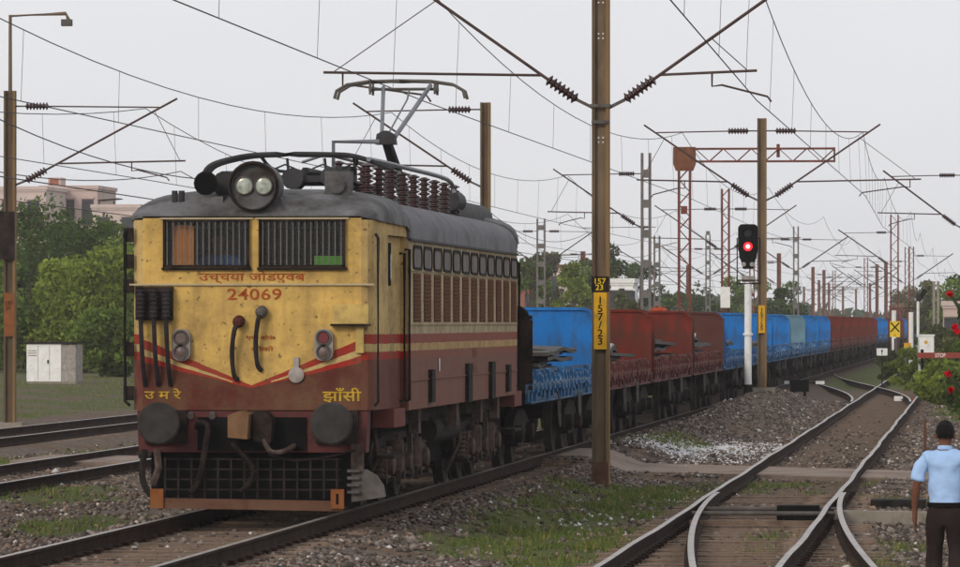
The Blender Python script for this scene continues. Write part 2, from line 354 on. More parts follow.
# ------------------------------------------------------------------ the ground
XT1 = -8.45
def xt2(Y): return -2.99-.004*(Y-54)
def div(Y): return (.74*np.clip((75.5-Y)/20.7, 0, 3)**1.6)
XT3, XT4, G = -15.1, -20.6, .872
def ground_z(x, y):
    x = np.asarray(x, float); y = np.asarray(y, float)
    z = -.36+.07*(fbm(x*.8, y*.35)-.5)
    z = np.maximum(z, -.36+.17*(1-sst(1.5, 2.7, np.abs(x-XT1))))
    for xt in (XT3, XT4): z = np.maximum(z, -.37+.09*(1-sst(1.5, 2.4, np.abs(x-xt))))
    bank = .62*sst(103, 140, y)*(1-sst(152, 180, y))*np.exp(-((x+6.25)/.85)**2)*(1+.25*(fbm(x, y*.4)-.5))
    z = z+bank
    z = z+.55*sst(-1.2, 1.5, x)*sst(125, 190, y)
    z = z+.5*sst(-23, -30, x)*sst(120, 170, y)
    z = np.maximum(z, -.36+.36*sst(84, 100, y)*(1-sst(160, 200, y))*sst(-7.35, -7.15, x)*(1-sst(-6.6, -5.4, x)))
    z = z+.14*np.exp(-((x+5.2)/.6)**2-((y-104)/7)**2)
    z = np.where((np.abs(y-(94.4-(x+7.4)*1.0)) < 4) & (x > -7.7) & (x < -.4), np.where(x < -6.2, -.282+.225*np.clip((-6.2-x)/.6, 0, 1), -.282)+0*z, z)
    t2 = np.abs(x-xt2(y)) < 1.3
    z = np.where(t2, np.minimum(z, -.345+.02*(fbm(x*3, y*2)-.5)), z)
    return z
def grass_mask(x, y):
    n = fbm(x*1.1+3, y*.42)
    m = .12+0*n
    def blob(cx, cy, rx, ry, a): return a*np.exp(-((x-cx)/rx)**2-((y-cy)/ry)**2)
    m = m+blob(-5.55, 66, 1.15, 12, .5)+blob(-5.3, 79, 1.4, 7, .52)+blob(-4.6, 60, .45, 7, .3)+blob(-6.2, 106, .7, 5, .6)
    m = m+blob(-11.6, 68, .8, 4, .6)+blob(-13.6, 78, 1.5, 4, .5)+blob(-17, 100, 2, 12, .4)+blob(-3.0, 85, 1.2, 4, .3)
    m = m+blob(-1.2, 58, .8, 8, .3)+blob(-1.0, 78, 1, 4, .25)+blob(-2.6, 62, .5, 8, .25)
    m = m+.3*sst(-22, -26, x)*sst(120, 145, y)+.65*sst(-2.6, -.8, x)*sst(125, 165, y)+.4*sst(-20.0, -14, x)*sst(108, 130, y)*(x < -11)
    m = m+.5*sst(330, 420, y)+.5*sst(185, 225, y)*sst(-7.6, -6.4, x)
    return sst(.42, .62, m+.55*(n-.5)+.12)
def axis(dense0, dense1, step, far0, far1):
    a = list(np.arange(dense0, dense1+1e-6, step)); s = step; p = a[-1]
    while p < far1: s *= 1.25; p = min(p+s, far1); a.append(p)
    s = step; p = a[0]; b = []
    while p > far0: s *= 1.25; p = max(p-s, far0); b.append(p)
    return np.array(b[::-1]+a)
gx = axis(-26, 3, .2, -2500, 2500); gy = axis(44, 170, .5, -100, 4000)
GX, GY = np.meshgrid(gx, gy); GZ = ground_z(GX, GY)
fade = np.clip((np.abs(GX)-300)/500, 0, 1); GZ = GZ*(1-fade)-.3*fade
nx, ny = len(gx), len(gy)
me = bpy.data.meshes.new('ground'); me.vertices.add(nx*ny); me.vertices.foreach_set('co', np.stack([GX, GY, GZ], 2).ravel())
idx = np.arange(nx*ny).reshape(ny, nx); q = np.stack([idx[:-1, :-1], idx[:-1, 1:], idx[1:, 1:], idx[1:, :-1]], 2).reshape(-1, 4)
me.loops.add(q.size); me.loops.foreach_set('vertex_index', q.ravel()); me.polygons.add(len(q)); me.polygons.foreach_set('loop_start', np.arange(0, q.size, 4))
me.update(calc_edges=True); me.polygons.foreach_set('use_smooth', [True]*len(q))
def earth_mask(x, y): return np.clip((1-sst(.8, 1.3, np.abs(x-xt2(y))))*sst(78, 86, y)*(.45+.75*sst(118, 140, y))*(1-sst(190, 230, y)), 0, 1)
ea = me.attributes.new('earth', 'FLOAT', 'POINT'); ea.data.foreach_set('value', earth_mask(GX, GY).ravel())
ga = me.attributes.new('grass', 'FLOAT', 'POINT'); ga.data.foreach_set('value', grass_mask(GX, GY).ravel())
def ground_mat():
    m = bpy.data.materials.new('yard_ground'); m.use_nodes = True; t = m.node_tree; N = t.nodes; L = t.links
    b = N['Principled BSDF']; b.inputs['Roughness'].default_value = .95; b.inputs['Specular IOR Level'].default_value = .05
    tc = N.new('ShaderNodeTexCoord'); o = tc.outputs['Object']
    vo = N.new('ShaderNodeTexVoronoi'); vo.inputs['Scale'].default_value = 16; L.new(o, vo.inputs['Vector'])
    r1 = N.new('ShaderNodeValToRGB'); L.new(vo.outputs['Color'], r1.inputs[0]); e = r1.color_ramp.elements
    e[0].position = .15; e[0].color = (.06, .046, .04, 1); e[1].position = .95; e[1].color = (.22, .18, .155, 1)
    n1 = N.new('ShaderNodeTexNoise'); n1.inputs['Scale'].default_value = .9; n1.inputs['Detail'].default_value = 7; L.new(o, n1.inputs['Vector'])
    mr = N.new('ShaderNodeMapRange'); mr.inputs[1].default_value = .40; mr.inputs[2].default_value = .62; L.new(n1.outputs[0], mr.inputs[0])
    n3 = N.new('ShaderNodeTexNoise'); n3.inputs['Scale'].default_value = 7; n3.inputs['Detail'].default_value = 6; L.new(o, n3.inputs['Vector'])
    re = N.new('ShaderNodeValToRGB'); L.new(n3.outputs[0], re.inputs[0]); re.color_ramp.elements[0].position = .3; re.color_ramp.elements[0].color = (.075, .05, .036, 1)
    re.color_ramp.elements[1].position = .7; re.color_ramp.elements[1].color = (.185, .125, .088, 1)
    x1 = N.new('ShaderNodeMix'); x1.data_type = 'RGBA'; ae = N.new('ShaderNodeAttribute'); ae.attribute_name = 'earth'; am = N.new('ShaderNodeMath'); am.use_clamp = True; L.new(ae.outputs['Fac'], am.inputs[0]); L.new(mr.outputs[0], am.inputs[1])
    L.new(am.outputs[0], x1.inputs['Factor']); L.new(r1.outputs[0], x1.inputs['A']); L.new(re.outputs[0], x1.inputs['B'])
    at_ = N.new('ShaderNodeAttribute'); at_.attribute_name = 'grass'
    n2 = N.new('ShaderNodeTexNoise'); n2.inputs['Scale'].default_value = 6; n2.inputs['Detail'].default_value = 8; L.new(o, n2.inputs['Vector'])
    rg = N.new('ShaderNodeValToRGB'); L.new(n2.outputs[0], rg.inputs[0]); rg.color_ramp.elements[0].position = .3; rg.color_ramp.elements[0].color = (.05, .07, .02, 1)
    rg.color_ramp.elements[1].position = .72; rg.color_ramp.elements[1].color = (.12, .14, .045, 1)
    ad = N.new('ShaderNodeMath'); ad.operation = 'MULTIPLY_ADD'; L.new(n2.outputs[0], ad.inputs[0]); ad.inputs[1].default_value = 1.0; ad.inputs[2].default_value = -.5
    a2 = N.new('ShaderNodeMath'); a2.operation = 'ADD'; a2.use_clamp = True; L.new(at_.outputs['Fac'], a2.inputs[0]); L.new(ad.outputs[0], a2.inputs[1])
    cl = N.new('ShaderNodeMath'); cl.operation = 'MULTIPLY'; L.new(a2.outputs[0], cl.inputs[0]); cl.inputs[1].default_value = .85
    x2 = N.new('ShaderNodeMix'); x2.data_type = 'RGBA'; L.new(cl.outputs[0], x2.inputs['Factor']); L.new(x1.outputs['Result'], x2.inputs['A']); L.new(rg.outputs[0], x2.inputs['B'])
    L.new(x2.outputs['Result'], b.inputs['Base Color'])
    bp = N.new('ShaderNodeBump'); bp.inputs['Strength'].default_value = .9; bp.inputs['Distance'].default_value = .04; L.new(vo.outputs['Distance'], bp.inputs['Height']); L.new(bp.outputs[0], b.inputs['Normal'])
    return m
me.materials.append(ground_mat()); g_o = link('ground', me); g_o['kind'] = 'structure'
def gz(x, y): return float(ground_z(x, y))

# foot path across the tracks (sheet with thickness, follows the ground)
def path_strip(name, x0, x1, y0, y1, w, z, nseg=24):
    mb = MB(); top = []
    for i in range(nseg+1):
        t = i/nseg; x = x0+(x1-x0)*t; y = y0+(y1-y0)*t; j = .25*(float(fbm(x*1.7, 3))-.5); k = .25*(float(fbm(x*1.7, 8))-.5)
        zz = z if not callable(z) else z(x, y)
        top += [(x, y-w/2+j, zz), (x, y+w/2+k, zz)]
    n = len(top); vs = top+[(a, b, c-.14) for a, b, c in top]; fs = []
    for i in range(0, n-2, 2):
        fs += [(i, i+2, i+3, i+1), (i, n+i, n+i+2, i+2), (i+1, i+3, n+i+3, n+i+1)]
    fs += [(0, 1, n+1, n), (n-2, n+n-2, n+n-1, n-1)]
    o = mb.add(vs, fs).build(name, M['path']); o['kind'] = 'structure'; return o
def pz(x, y): return -.262 if x > -6.2 else -.262+.23*min(1, (-6.2-x)/.6)
path_strip('foot_path', -7.4, xt2(91)-G-.05, 94.4, 91.4, 5.2, pz)
path_strip('foot_path', xt2(91)-G+.09, xt2(90)+G-.09, 91.3, 89.8, 5.0, -.262)
path_strip('foot_path', xt2(90)+G+.05, -.75, 89.7, 88.4, 4.8, -.262)
path_strip('foot_path', -17.2, -9.9, 97, 93, 4.6, lambda x, y: -.215)

# ------------------------------------------------------------------ tracks
RAILP = [(-.07, -.172), (.07, -.172), (.07, -.155), (.014, -.135), (.014, -.045), (.034, -.032), (.034, -.003), (.028, 0), (-.028, 0), (-.034, -.003), (-.034, -.032), (-.014, -.045), (-.014, -.135), (-.07, -.155)]
def rail(pts, parent, z=0., name='rail'):
    n = len(RAILP); vs = []; fs = []; ms = []
    for i, (x, y) in enumerate(pts):
        x0, y0 = pts[max(i-1, 0)]; x1, y1 = pts[min(i+1, len(pts)-1)]; t = Vector((x1-x0, y1-y0)).normalized(); nrm = Vector((t.y, -t.x))
        for u, w in RAILP: vs.append((x+nrm.x*u, y+nrm.y*u, z+w))
    for i in range(len(pts)-1):
        for k in range(n):
            k2 = (k+1) % n; fs.append((i*n+k, i*n+k2, (i+1)*n+k2, (i+1)*n+k)); ms.append(1 if 5 < k < 9 else 0)
    fs.append(tuple(range(n))); fs.append(tuple(range((len(pts)-1)*n, len(pts)*n))[::-1]); ms += [0, 0]
    me = bpy.data.meshes.new(name); me.from_pydata(vs, [], fs); me.materials.append(M['railside']); me.materials.append(M['railtop'])
    me.polygons.foreach_set('material_index', ms); me.update()
    bm = bmesh.new(); bm.from_mesh(me); bmesh.ops.recalc_face_normals(bm, faces=bm.faces); bm.to_mesh(me); bm.free()
    return link(name, me, parent)
slm = []
for k in range(4):
    mb = MB(); L2 = 1.37+.03*random.uniform(-1, 1)
    mb.prism([(-L2, -.13), (L2, -.125), (L2-.02, .12), (-L2+.01, .13)], 'z', -.16, 0); slm.append(mb.mesh('sleeper', M['sleeper']))
def sleepers(parent, ys, xf, z, wide=None):
    for y in ys:
        o = link('sleeper', random.choice(slm), parent, (xf(y)+random.uniform(-.04, .04), y+random.uniform(-.03, .03), z+random.uniform(-.012, .006)))
        o.rotation_euler = (0, random.uniform(-.006, .006), random.uniform(-.015, .015))
        if wide: o.scale = (wide(y), 1, 1)

def wob(Y, ph, a=.012): return a*(math.sin(Y*.31+ph)+.7*math.sin(Y*.83+2*ph))
t1 = thing('railway_track', 'running line under the locomotive and its freight wagons', 'railway track')
for s_ in (-1, 1): rail([(XT1+s_*G, y) for y in list(np.arange(20, 140, 10))+[200, 300, 500, 900, 1500]], t1)
sleepers(t1, np.arange(46, 100, .62), lambda y: XT1, -.172)
t2 = thing('railway_track', 'empty siding track right of the train, its rails running to the turnout', 'railway track')
ys2 = list(np.arange(30, 150, 2))+list(np.arange(150, 320, 6))+list(np.arange(320, 900, 40))
rail([(xt2(y)-G+wob(y, 0), y) for y in ys2], t2, -.15); rail([(xt2(y)+G+wob(y, 1.3), y) for y in ys2], t2, -.15)
sleepers(t2, np.arange(47, 81, .6), lambda y: xt2(y)+.45*float(div(y)), -.322, lambda y: 1+.33*float(div(y)))
t2b = thing('railway_track', 'curved turnout rails splitting off the siding towards the right foreground', 'railway track')
ysd = list(np.arange(32, 76.2, .8))
for s_ in (-1, 1):
    rail([(xt2(y)+s_*G+.062*(s_ < 0)-.0*(s_ > 0)+float(div(y))+(.062 if s_ > 0 else 0), y) for y in ysd], t2b, -.15)
cx = thing('railway_track', 'curved crossover rails joining the running line to the siding beyond the signal', 'railway track')
def cross(Y, s_):
    t = np.clip((Y-160)/102, 0, 1); t = t*t*(3-2*t); return (1-t)*xt2(Y)+t*XT1+s_*G
rail([(float(cross(y, -1))-.075, y) for y in np.arange(163, 263, 3)], cx, -.15)
rail([(float(cross(y, 1))-.075, y) for y in np.arange(163, 263, 3)], cx, -.15)
for xt, lb in ((XT3, 'weedy track just left of the train'), (XT4, 'far left track below the cabinet and trees')):
    tt = thing('railway_track', lb, 'railway track')
    for s_ in (-1, 1): rail([(xt+s_*G, y) for y in (30, 60, 90, 120, 150, 200, 300, 500, 900)], tt, -.1)
    sleepers(tt, np.arange(82 if xt == XT3 else 112, 104 if xt == XT3 else 128, .62), lambda y: xt, -.272)
def clips(parent, xr, ys, z):
    mb = MB()
    for y in ys:
        for s_ in (-1, 1): mb.box(xr(y)+s_*.085-.035, xr(y)+s_*.085+.035, y-.06, y+.06, z-.02, z+.035)
    mb.build('rail_fastenings', M['railside'], parent)['kind'] = 'stuff'
for s_ in (-1, 1):
    clips(t2, lambda y: xt2(y)+s_*G, np.arange(47, 81, .6), -.322); clips(t1, lambda y: XT1+s_*G, np.arange(46, 90, .62), -.172)
# turnout fittings
tf = thing('point_rodding', 'steel stretcher bars and black box between the turnout blades', 'point gear', (xt2(70), 0, 0))
for y in (69.0, 70.6): MB().cyl((-.8, y, -.2), (1.0, y, -.2), .028).build('stretcher_bar', M['greyiron'], tf)
MB().box(.25, .78, 69.4, 69.9, -.32, -.12).build('lock_box', M['black'], tf)
for y in (71.5, 67.6): MB().box(-.75, .9, y-.05, y+.05, -.30, -.24).build('tie_plate', M['sleeper'], tf)

# ------------------------------------------------------------------ locomotive
loco = thing('electric_locomotive', 'yellow and maroon electric locomotive with raised pantograph leading the freight train', 'locomotive', (XT1, 61.88, 0))
LB = 19.4
def wplan(y, rear=False):
    if rear: return 1.525 if y >= 2.45 else 1.22+.10*min(1, y/.15)+.19*min(1, y/2.45)
    y = min(y, LB-y)
    pts = [(0, 1.25), (.03, 1.32), (.1, 1.365), (.22, 1.385), (2.45, 1.50)]
    if y >= 2.45: return 1.525
    for (a, u), (b, v) in zip(pts, pts[1:]):
        if y <= b: return u+(v-u)*(y-a)/(b-a)
def loft(rings, name, m, parent, caps=False, smooth=True, ang=35):
    mb = MB(); n = len(rings[0]); vs = [p for r in rings for p in r]; fs = []
    for i in range(len(rings)-1):
        for k in range(n-1): fs.append((i*n+k, i*n+k+1, (i+1)*n+k+1, (i+1)*n+k))
    if caps: fs.append(tuple(range(n))); fs.append(tuple(range((len(rings)-1)*n, len(rings)*n)))
    return mb.add(vs, fs).build(name, m, parent, smooth, ang=ang)
def roof_ring(y, w, zg, zc, n=18, over=.0):
    r = []
    for k in range(n+1):
        a = math.pi*k/n; c, s_ = math.cos(a), math.sin(a)
        r.append(((w+over)*math.copysign(abs(c)**.55, c), y, zg+(zc-zg)*s_**.62))
    return r
# cab sides front (each side its own wall with door recess cut out)
Z0, ZG = 1.20, 3.36
def cab(y0, flip):
    def Y(y): return y if not flip else LB-y
    for sd in (-1, 1):
        mb = MB()
        cols = [0, .03, .1, .22, 1.1]
        for a, b in zip(cols, cols[1:]):
            wa, wb = wplan(a, flip), wplan(b, flip)
            mb.add([(sd*wa, Y(a), Z0), (sd*wb, Y(b), Z0), (sd*wb, Y(b), ZG), (sd*wa, Y(a), ZG)], [(0, 1, 2, 3)])
        # header and pillar round the door
        wa, wb = wplan(1.1, flip), wplan(2.44, flip)
        mb.add([(sd*wa, Y(1.1), 3.2), (sd*wb, Y(2.44), 3.2), (sd*wb, Y(2.44), ZG), (sd*wa, Y(1.1), ZG)], [(0, 1, 2, 3)])
        mb.add([(sd*wa, Y(1.1), Z0), (sd*(wa-.07), Y(1.1), Z0), (sd*(wa-.07), Y(1.1), 3.2), (sd*wa, Y(1.1), 3.2)], [(0, 1, 2, 3)])
        mb.add([(sd*wb, Y(2.44), Z0), (sd*(wb-.1), Y(2.44), Z0), (sd*(wb-.1), Y(2.44), 3.2), (sd*wb, Y(2.44), 3.2)], [(0, 1, 2, 3)])
        mb.build('cab_side', M['cabside'], loco)
        d = MB(); wd0, wd1 = wplan(1.1, flip)-.07, wplan(2.44, flip)-.07
        def dq(a, b, z0, z1):
            u = lambda t: wd0+(wd1-wd0)*(t-1.1)/1.34
            d.add([(sd*u(a), Y(a), z0), (sd*u(b), Y(b), z0), (sd*u(b), Y(b), z1), (sd*u(a), Y(a), z1)], [(0, 1, 2, 3)])
        dq(1.1, 1.35, Z0, 3.2); dq(1.75, 2.44, Z0, 3.2); dq(1.35, 1.75, Z0, 2.62); dq(1.35, 1.75, 3.12, 3.2)
        do = d.build('cab_door', M['cabside'], loco)
        u = lambda t: wd0+(wd1-wd0)*(t-1.1)/1.34
        MB().add([(sd*(u(1.33)-.006), Y(1.33), 2.6), (sd*(u(1.77)-.006), Y(1.77), 2.6), (sd*(u(1.77)-.006), Y(1.77), 3.14), (sd*(u(1.33)-.006), Y(1.33), 3.14)], [(0, 1, 2, 3)]).build('door_window', M['black'], do)
        for yy, z1 in ((1.98, 3.0), (2.36, 3.05)):
            w2 = wplan(yy, flip)+.05
            MB().tube([(sd*(w2-.06), Y(yy), z1), (sd*w2, Y(yy), z1), (sd*w2, Y(yy), 1.28), (sd*(w2-.06), Y(yy), 1.28)], .02, 5).build('door_handrail', M['dark'], loco)
        MB().box(min(sd*1.30, sd*1.49), max(sd*1.30, sd*1.49), min(Y(1.2), Y(2.4)), max(Y(1.2), Y(2.4)), .62, .66).build('step', M['under'], loco)
        MB().box(min(sd*1.24, sd*1.49), max(sd*1.24, sd*1.49), min(Y(1.2), Y(2.4)), max(Y(1.2), Y(2.4)), .98, 1.195).build('step_valance', M['maroon_dusty'], loco)
    # cab roof dome
    rings = [roof_ring(Y(y), wplan(max(y, .02), flip)+ov, zg, zc) for y, ov, zg, zc in ((0., .01, 3.38, 3.415), (.05, .02, 3.37, 3.47), (.2, .03, 3.36, 3.56), (.5, .03, 3.35, 3.65), (1., .03, 3.34, 3.72), (1.7, .03, 3.33, 3.75), (2.3, .03, 3.32, 3.75), (2.5, .02, 3.26, 3.70))]
    loft(rings, 'cab_roof', M['roofcab'], loco, caps=True)
cab(0, False); cab(0, True)
# front plate with window openings
def plate(y, flip):
    mb = MB(); xs = [-1.25, -1.0, -.035, .095, 1.06, 1.25]; zs = [Z0, 2.835, 3.365, 3.40]; t = .05
    for i in range(5):
        for k in range(3):
            if k == 1 and i in (1, 3): continue
            mb.add([(xs[i], y, zs[k]), (xs[i+1], y, zs[k]), (xs[i+1], y, zs[k+1]), (xs[i], y, zs[k+1])], [(0, 1, 2, 3)])
    yb = y+t if not flip else y-t
    for i in (1, 3):
        a, b, c, d = xs[i], xs[i+1], zs[1], zs[2]
        mb.add([(a, y, c), (b, y, c), (b, y, d), (a, y, d), (a, yb, c), (b, yb, c), (b, yb, d), (a, yb, d)], [(0, 1, 5, 4), (1, 2, 6, 5), (2, 3, 7, 6), (3, 0, 4, 7)])
    return mb.build('cab_front', M['front'], loco)
plate(0, False); plate(LB, True)
# windscreens: pane, black surround, grille of bars
bar_me = MB().box(-.0055, .0055, -.004, .004, -.262, .262).mesh('bar', M['barpaint'])
for x0, x1 in ((-1.0, -.035), (.095, 1.06)):
    MB().box(x0+.002, x1-.002, .055, .062, 2.835, 3.365).build('windscreen', M['pane'], loco)
    gr = MB()
    for z in (2.835, 3.35): gr.box(x0-.01, x1+.01, -.06, -.035, z-.012, z+.012)
    gr.box(x0-.012, x0+.012, -.06, -.035, 2.82, 3.364); gr.box(x1-.012, x1+.012, -.06, -.035, 2.82, 3.364)
    gr.box(x0-.03, x1+.03, -.05, .002, 2.79, 2.819)
    go = gr.build('window_grille', M['under'], loco)
    MB().box(x0-.05, x1+.05, -.03, .002, 3.366, 3.385).build('drip_rail', M['cream'], loco)
    n = 14
    for k in range(n): link('bar', bar_me, go, (x0+(k+.5)*(x1-x0)/n, -.047, 3.093))
# cab interior
ci = MB(); ci.box(-1.2, 1.2, 2.2, 2.25, 1.3, 3.3); ci.box(-1.2, 1.2, .3, 2.2, 1.9, 1.95); ci.box(-1.2, 1.2, .1, .35, 2.0, 2.62)
ci.build('cab_interior', M['dark'], loco)
MB().add([(x, .12+.015*math.sin(x*40), z) for z in (2.7, 3.3) for x in np.linspace(-.93, -.68, 13)], [(i, i+1, i+14, i+13) for i in range(12)]).build('window_curtain', M['curtain'], loco)
MB().box(.70, 1.02, .1, .14, 2.84, 2.95).build('signal_flag', M['green'], loco)
drv = thing('person', 'driver in blue shirt seated behind the left windscreen bars', 'person', (XT1-.48, 61.88+.72, 1.98))
skin('body', [(0, 0, .5, .17, .12), (0, 0, .7, .17, .12), (0, 0, .88, .18, .12), (0, 0, 1.0, .06), (0, -.02, 1.07, .06), (0, -.02, 1.15, .09), (0, -.02, 1.22, .075), (.19, 0, .93, .06), (.25, -.08, .74, .05), (.2, -.3, .68, .04), (-.19, 0, .93, .06), (-.25, -.08, .74, .05), (-.2, -.3, .68, .04), (.1, -.4, .48, .09), (-.1, -.4, .48, .09), (.1, -.42, .05, .06), (-.1, -.42, .05, .06)],
     [(0, 1), (1, 2), (2, 3), (3, 4), (4, 5), (5, 6), (2, 7), (7, 8), (8, 9), (2, 10), (10, 11), (11, 12), (0, 13), (0, 14), (13, 15), (14, 16)], M['skin'], drv, 1)
skin('shirt', [(0, 0, .48, .19, .14), (0, 0, .7, .19, .14), (0, 0, .9, .195, .135), (0, 0, .99, .08), (.2, 0, .93, .075), (.26, -.07, .76, .065), (-.2, 0, .93, .075), (-.26, -.07, .76, .065)], [(0, 1), (1, 2), (2, 3), (2, 4), (4, 5), (2, 6), (6, 7)], M['blueshirt'], drv, 1)
# body sides with window and louver rows
def rrect(w, h, r, n=3):
    p = []
    for cx_, cy_, a0 in ((w/2-r, h/2-r, 0), (-w/2+r, h/2-r, 90), (-w/2+r, -h/2+r, 180), (w/2-r, -h/2+r, 270)):
        for k in range(n+1):
            a = R(a0+90*k/n); p.append((cx_+r*math.cos(a), cy_+r*math.sin(a)))
    return p
BW = 1.525; ZB0, ZBG = 1.16, 3.17
for sd in (-1, 1):
    mb = MB(); mb.box(min(sd*BW, sd*(BW-.08)), max(sd*BW, sd*(BW-.08)), 2.45, LB-2.45, ZB0, ZBG)
    bo = mb.build('body_side', M['side'], loco)
    tr = MB(); a, b = sorted((sd*(BW-.01), sd*(BW+.035)))
    tr.box(a, b, 2.45, LB-2.45, ZBG-.012, ZBG+.015); tr.build('gutter', M['roofdark'], bo)
    tr = MB(); a, b = sorted((sd*(BW-.01), sd*(BW+.015)))
    tr.box(a, b, 2.45, LB-2.45, 1.50, 1.515); tr.box(a, b, 2.45, LB-2.45, 2.805, 2.825); tr.box(a, b, 2.45, LB-2.45, 2.165, 2.18)
    tr.build('seam_strip', M['side'], bo)
    for k in range(12):
        yc = 3.35+1.19*k+.02
        if yc > LB-2.6: break
        fr = MB(); po = rrect(.98, .30, .11); pi = rrect(.90, .225, .085)
        x0, x1 = sd*(BW-.004), sd*(BW+.018); n = len(po)
        vs = [(x, yc+u, 2.965+v) for x in (x0, x1) for pl in (po, pi) for u, v in pl]
        fs = []
        for i in range(n):
            j = (i+1) % n
            fs += [(2*n+i, 2*n+j, 3*n+j, 3*n+i), (i, j, 2*n+j, 2*n+i), (n+i, n+j, 3*n+j, 3*n+i)]
        fr.add(vs, fs); wo = fr.build('body_window', M['dark'], bo)
        # parts of a part's part go no deeper, so frame and glass are siblings under the side
        gl = MB(); gl.prism([(yc+u, 2.965+v) for u, v in pi], 'x', sd*(BW-.02), sd*(BW+.006)); gl.build('window_glass', M['winglass'], bo)
        lv = MB()
        lv.box(min(sd*(BW-.02), sd*(BW+.004)), max(sd*(BW-.02), sd*(BW+.004)), yc-.41, yc+.41, 2.2, 2.78)
        for i in range(12):
            z = 2.215+i*.0475; xa, xb = sd*(BW+.005), sd*(BW+.014)
            lv.add([(xa, yc-.39, z+.045), (xa, yc+.39, z+.045), (xb, yc+.39, z), (xb, yc-.39, z), (xa, yc-.39, z), (xa, yc+.39, z)], [(0, 1, 2, 3), (3, 2, 5, 4)])
        lv.build('louver', M['louver'], bo)
    for yy, w2, z0, z1 in ((4.9, .35, 1.22, 1.62), (9.6, .5, 1.16, 1.66), (12.9, .5, 1.16, 1.66), (15.4, .35, 1.22, 1.6)):
        a, b = sorted((sd*(BW-.01), sd*(BW+.05))); MB().box(a, b, yy-.03-w2/2, yy+w2/2, z0, z1).build('jacking_pocket', M['dark'], bo)
        a, b = sorted((sd*(BW-.2), sd*(BW-.08))); MB().box(a, b, yy-.6, yy-.3, .85, ZB0-.002).build('outrigger', M['pinkdust'], bo)
    if sd == 1:
        text('1', .1, .16, M['white'], (sd*(BW+.012), 5.9, 1.67), 'number_mark', bo, R(90))
        for k, (u, v) in enumerate(((0, .1), (0, -.1))): text('XX', .6, .13, M['fadedmark'], (sd*(BW+.012), 10.6, 1.7+v), 'faded_emblem', bo, R(90))
rings = [roof_ring(y, BW-.0, ZBG+.005, zc, over=.015) for y, zc in ((2.46, 3.66), (2.6, 3.7), (7, 3.7), (12, 3.7), (LB-2.6, 3.7), (LB-2.46, 3.66))]
loft(rings, 'body_roof', M['roof'], loco, caps=True)
for y in (4.3, 7.6, 11, 14.4):
    loft([roof_ring(y+dy, BW+.012, ZBG+.01, 3.712) for dy in (-.03, .03)], 'roof_seam', M['roofdark'], loco)
# roof hatches at the rear (dark raised ridge)
rh = MB(); rh.prism(rrect(1.9, .5, .2, 4), 'y', 0, 5.0); rh.build('roof_hatch', M['roofdark'], loco, True, (0.1, 13.4, 3.66))
rh = MB(); rh.cyl((.95, 12.9, 3.86), (.95, 13.9, 3.86), .15, n=12); rh.build('air_tank', M['roofdark'], loco, True)
# front details
MB().box(-1.4, 1.4, -.03, .01, 2.615, 2.635).build('waist_ridge', M['cream'], loco)
MB().tube([(-1.42, .0, 3.25), (-1.45, -.03, 3.2), (-1.45, -.03, 1.3), (-1.40, .0, 1.25)], .022, 5).build('front_handrail', M['dark'], loco)
for z in (3.2, 2.9, 2.62, 1.9, 1.4): MB().box(-1.47, -1.36, -.02, .05, z-.09, z+.07).build('handrail_bracket', M['under'], loco)
MB().tube([(1.41, .02, 3.2), (1.44, -.0, 3.15), (1.44, -.0, 1.3), (1.40, .02, 1.25)], .018, 5).build('front_handrail', M['dark'], loco)
text('उच्चया जोडएवब', 1.22, .15, M['text_red'], (0.0, -.004, 2.71), 'hindi_lettering', loco)
text('24069', .62, .13, M['text_red'], (.03, -.004, 2.515), 'number_lettering', loco, spacing=1.05)
text('उ म रे', .42, .12, M['text_yellow'], (-1.02, -.004, 1.385), 'hindi_lettering', loco)
text('झाँसी', .44, .17, M['text_yellow'], (1.03, -.004, 1.37), 'hindi_lettering', loco)
text('एयर ब्रेक', .32, .07, M['text_red'], (.1, -.004, 2.02), 'hindi_lettering', loco)
text('लोको', .26, .06, M['text_red'], (.12, -.004, 1.9), 'hindi_lettering', loco)
# jumper boxes and cables at left
jb = MB(); jb.box(-1.32, -.90, -.10, .0, 2.22, 2.60); jb.build('jumper_panel', M['under'], loco)
for x in (-1.25, -1.10, -.96):
    q_ = MB(); prof = []
    for i in range(7): prof += [(.045, i*.048), (.055, i*.048+.02), (.045, i*.048+.04)]
    q_.lathe(prof, (x, -.16, 2.24), (0, .0, 1), 10); jo = q_.build('jumper_plug', M['rubber'], loco, True)
    MB().tube([(x, -.16, 2.26), (x+.01, -.17, 2.0), (x+.02, -.14, 1.75), (x+.03, -.06, 1.55), (x+.03, 0, 1.48)], .028).build('jumper_cable', M['rubber'], loco, True)
for x in (-.80, .83):
    tl = MB(); tl.prism([(x+u, 1.94+v) for u, v in rrect(.21, .36, .09, 5)], 'y', -.09, .0); to = tl.build('tail_lamp', M['lampgrey'], loco, True)
    MB().lathe([(.075, 0), (.06, .015)], (x, -.088, 2.02), (0, -1, 0), 14).build('red_lens', M['redlens'] if x > 0 else M['dulllens'], to, True)
    MB().lathe([(.07, 0), (.055, .012)], (x, -.088, 1.86), (0, -1, 0), 14).build('clear_lens', M['dulllens'], to, True)
    for zz, rr_ in ((2.02, .08), (1.86, .076)): MB().lathe([(rr_, 0), (rr_+.012, .015), (rr_+.012, .028), (rr_-.006, .028), (rr_-.006, .01)], (x, -.088, zz), (0, -1, 0), 14).build('lens_rim', M['greyiron'], to, True)
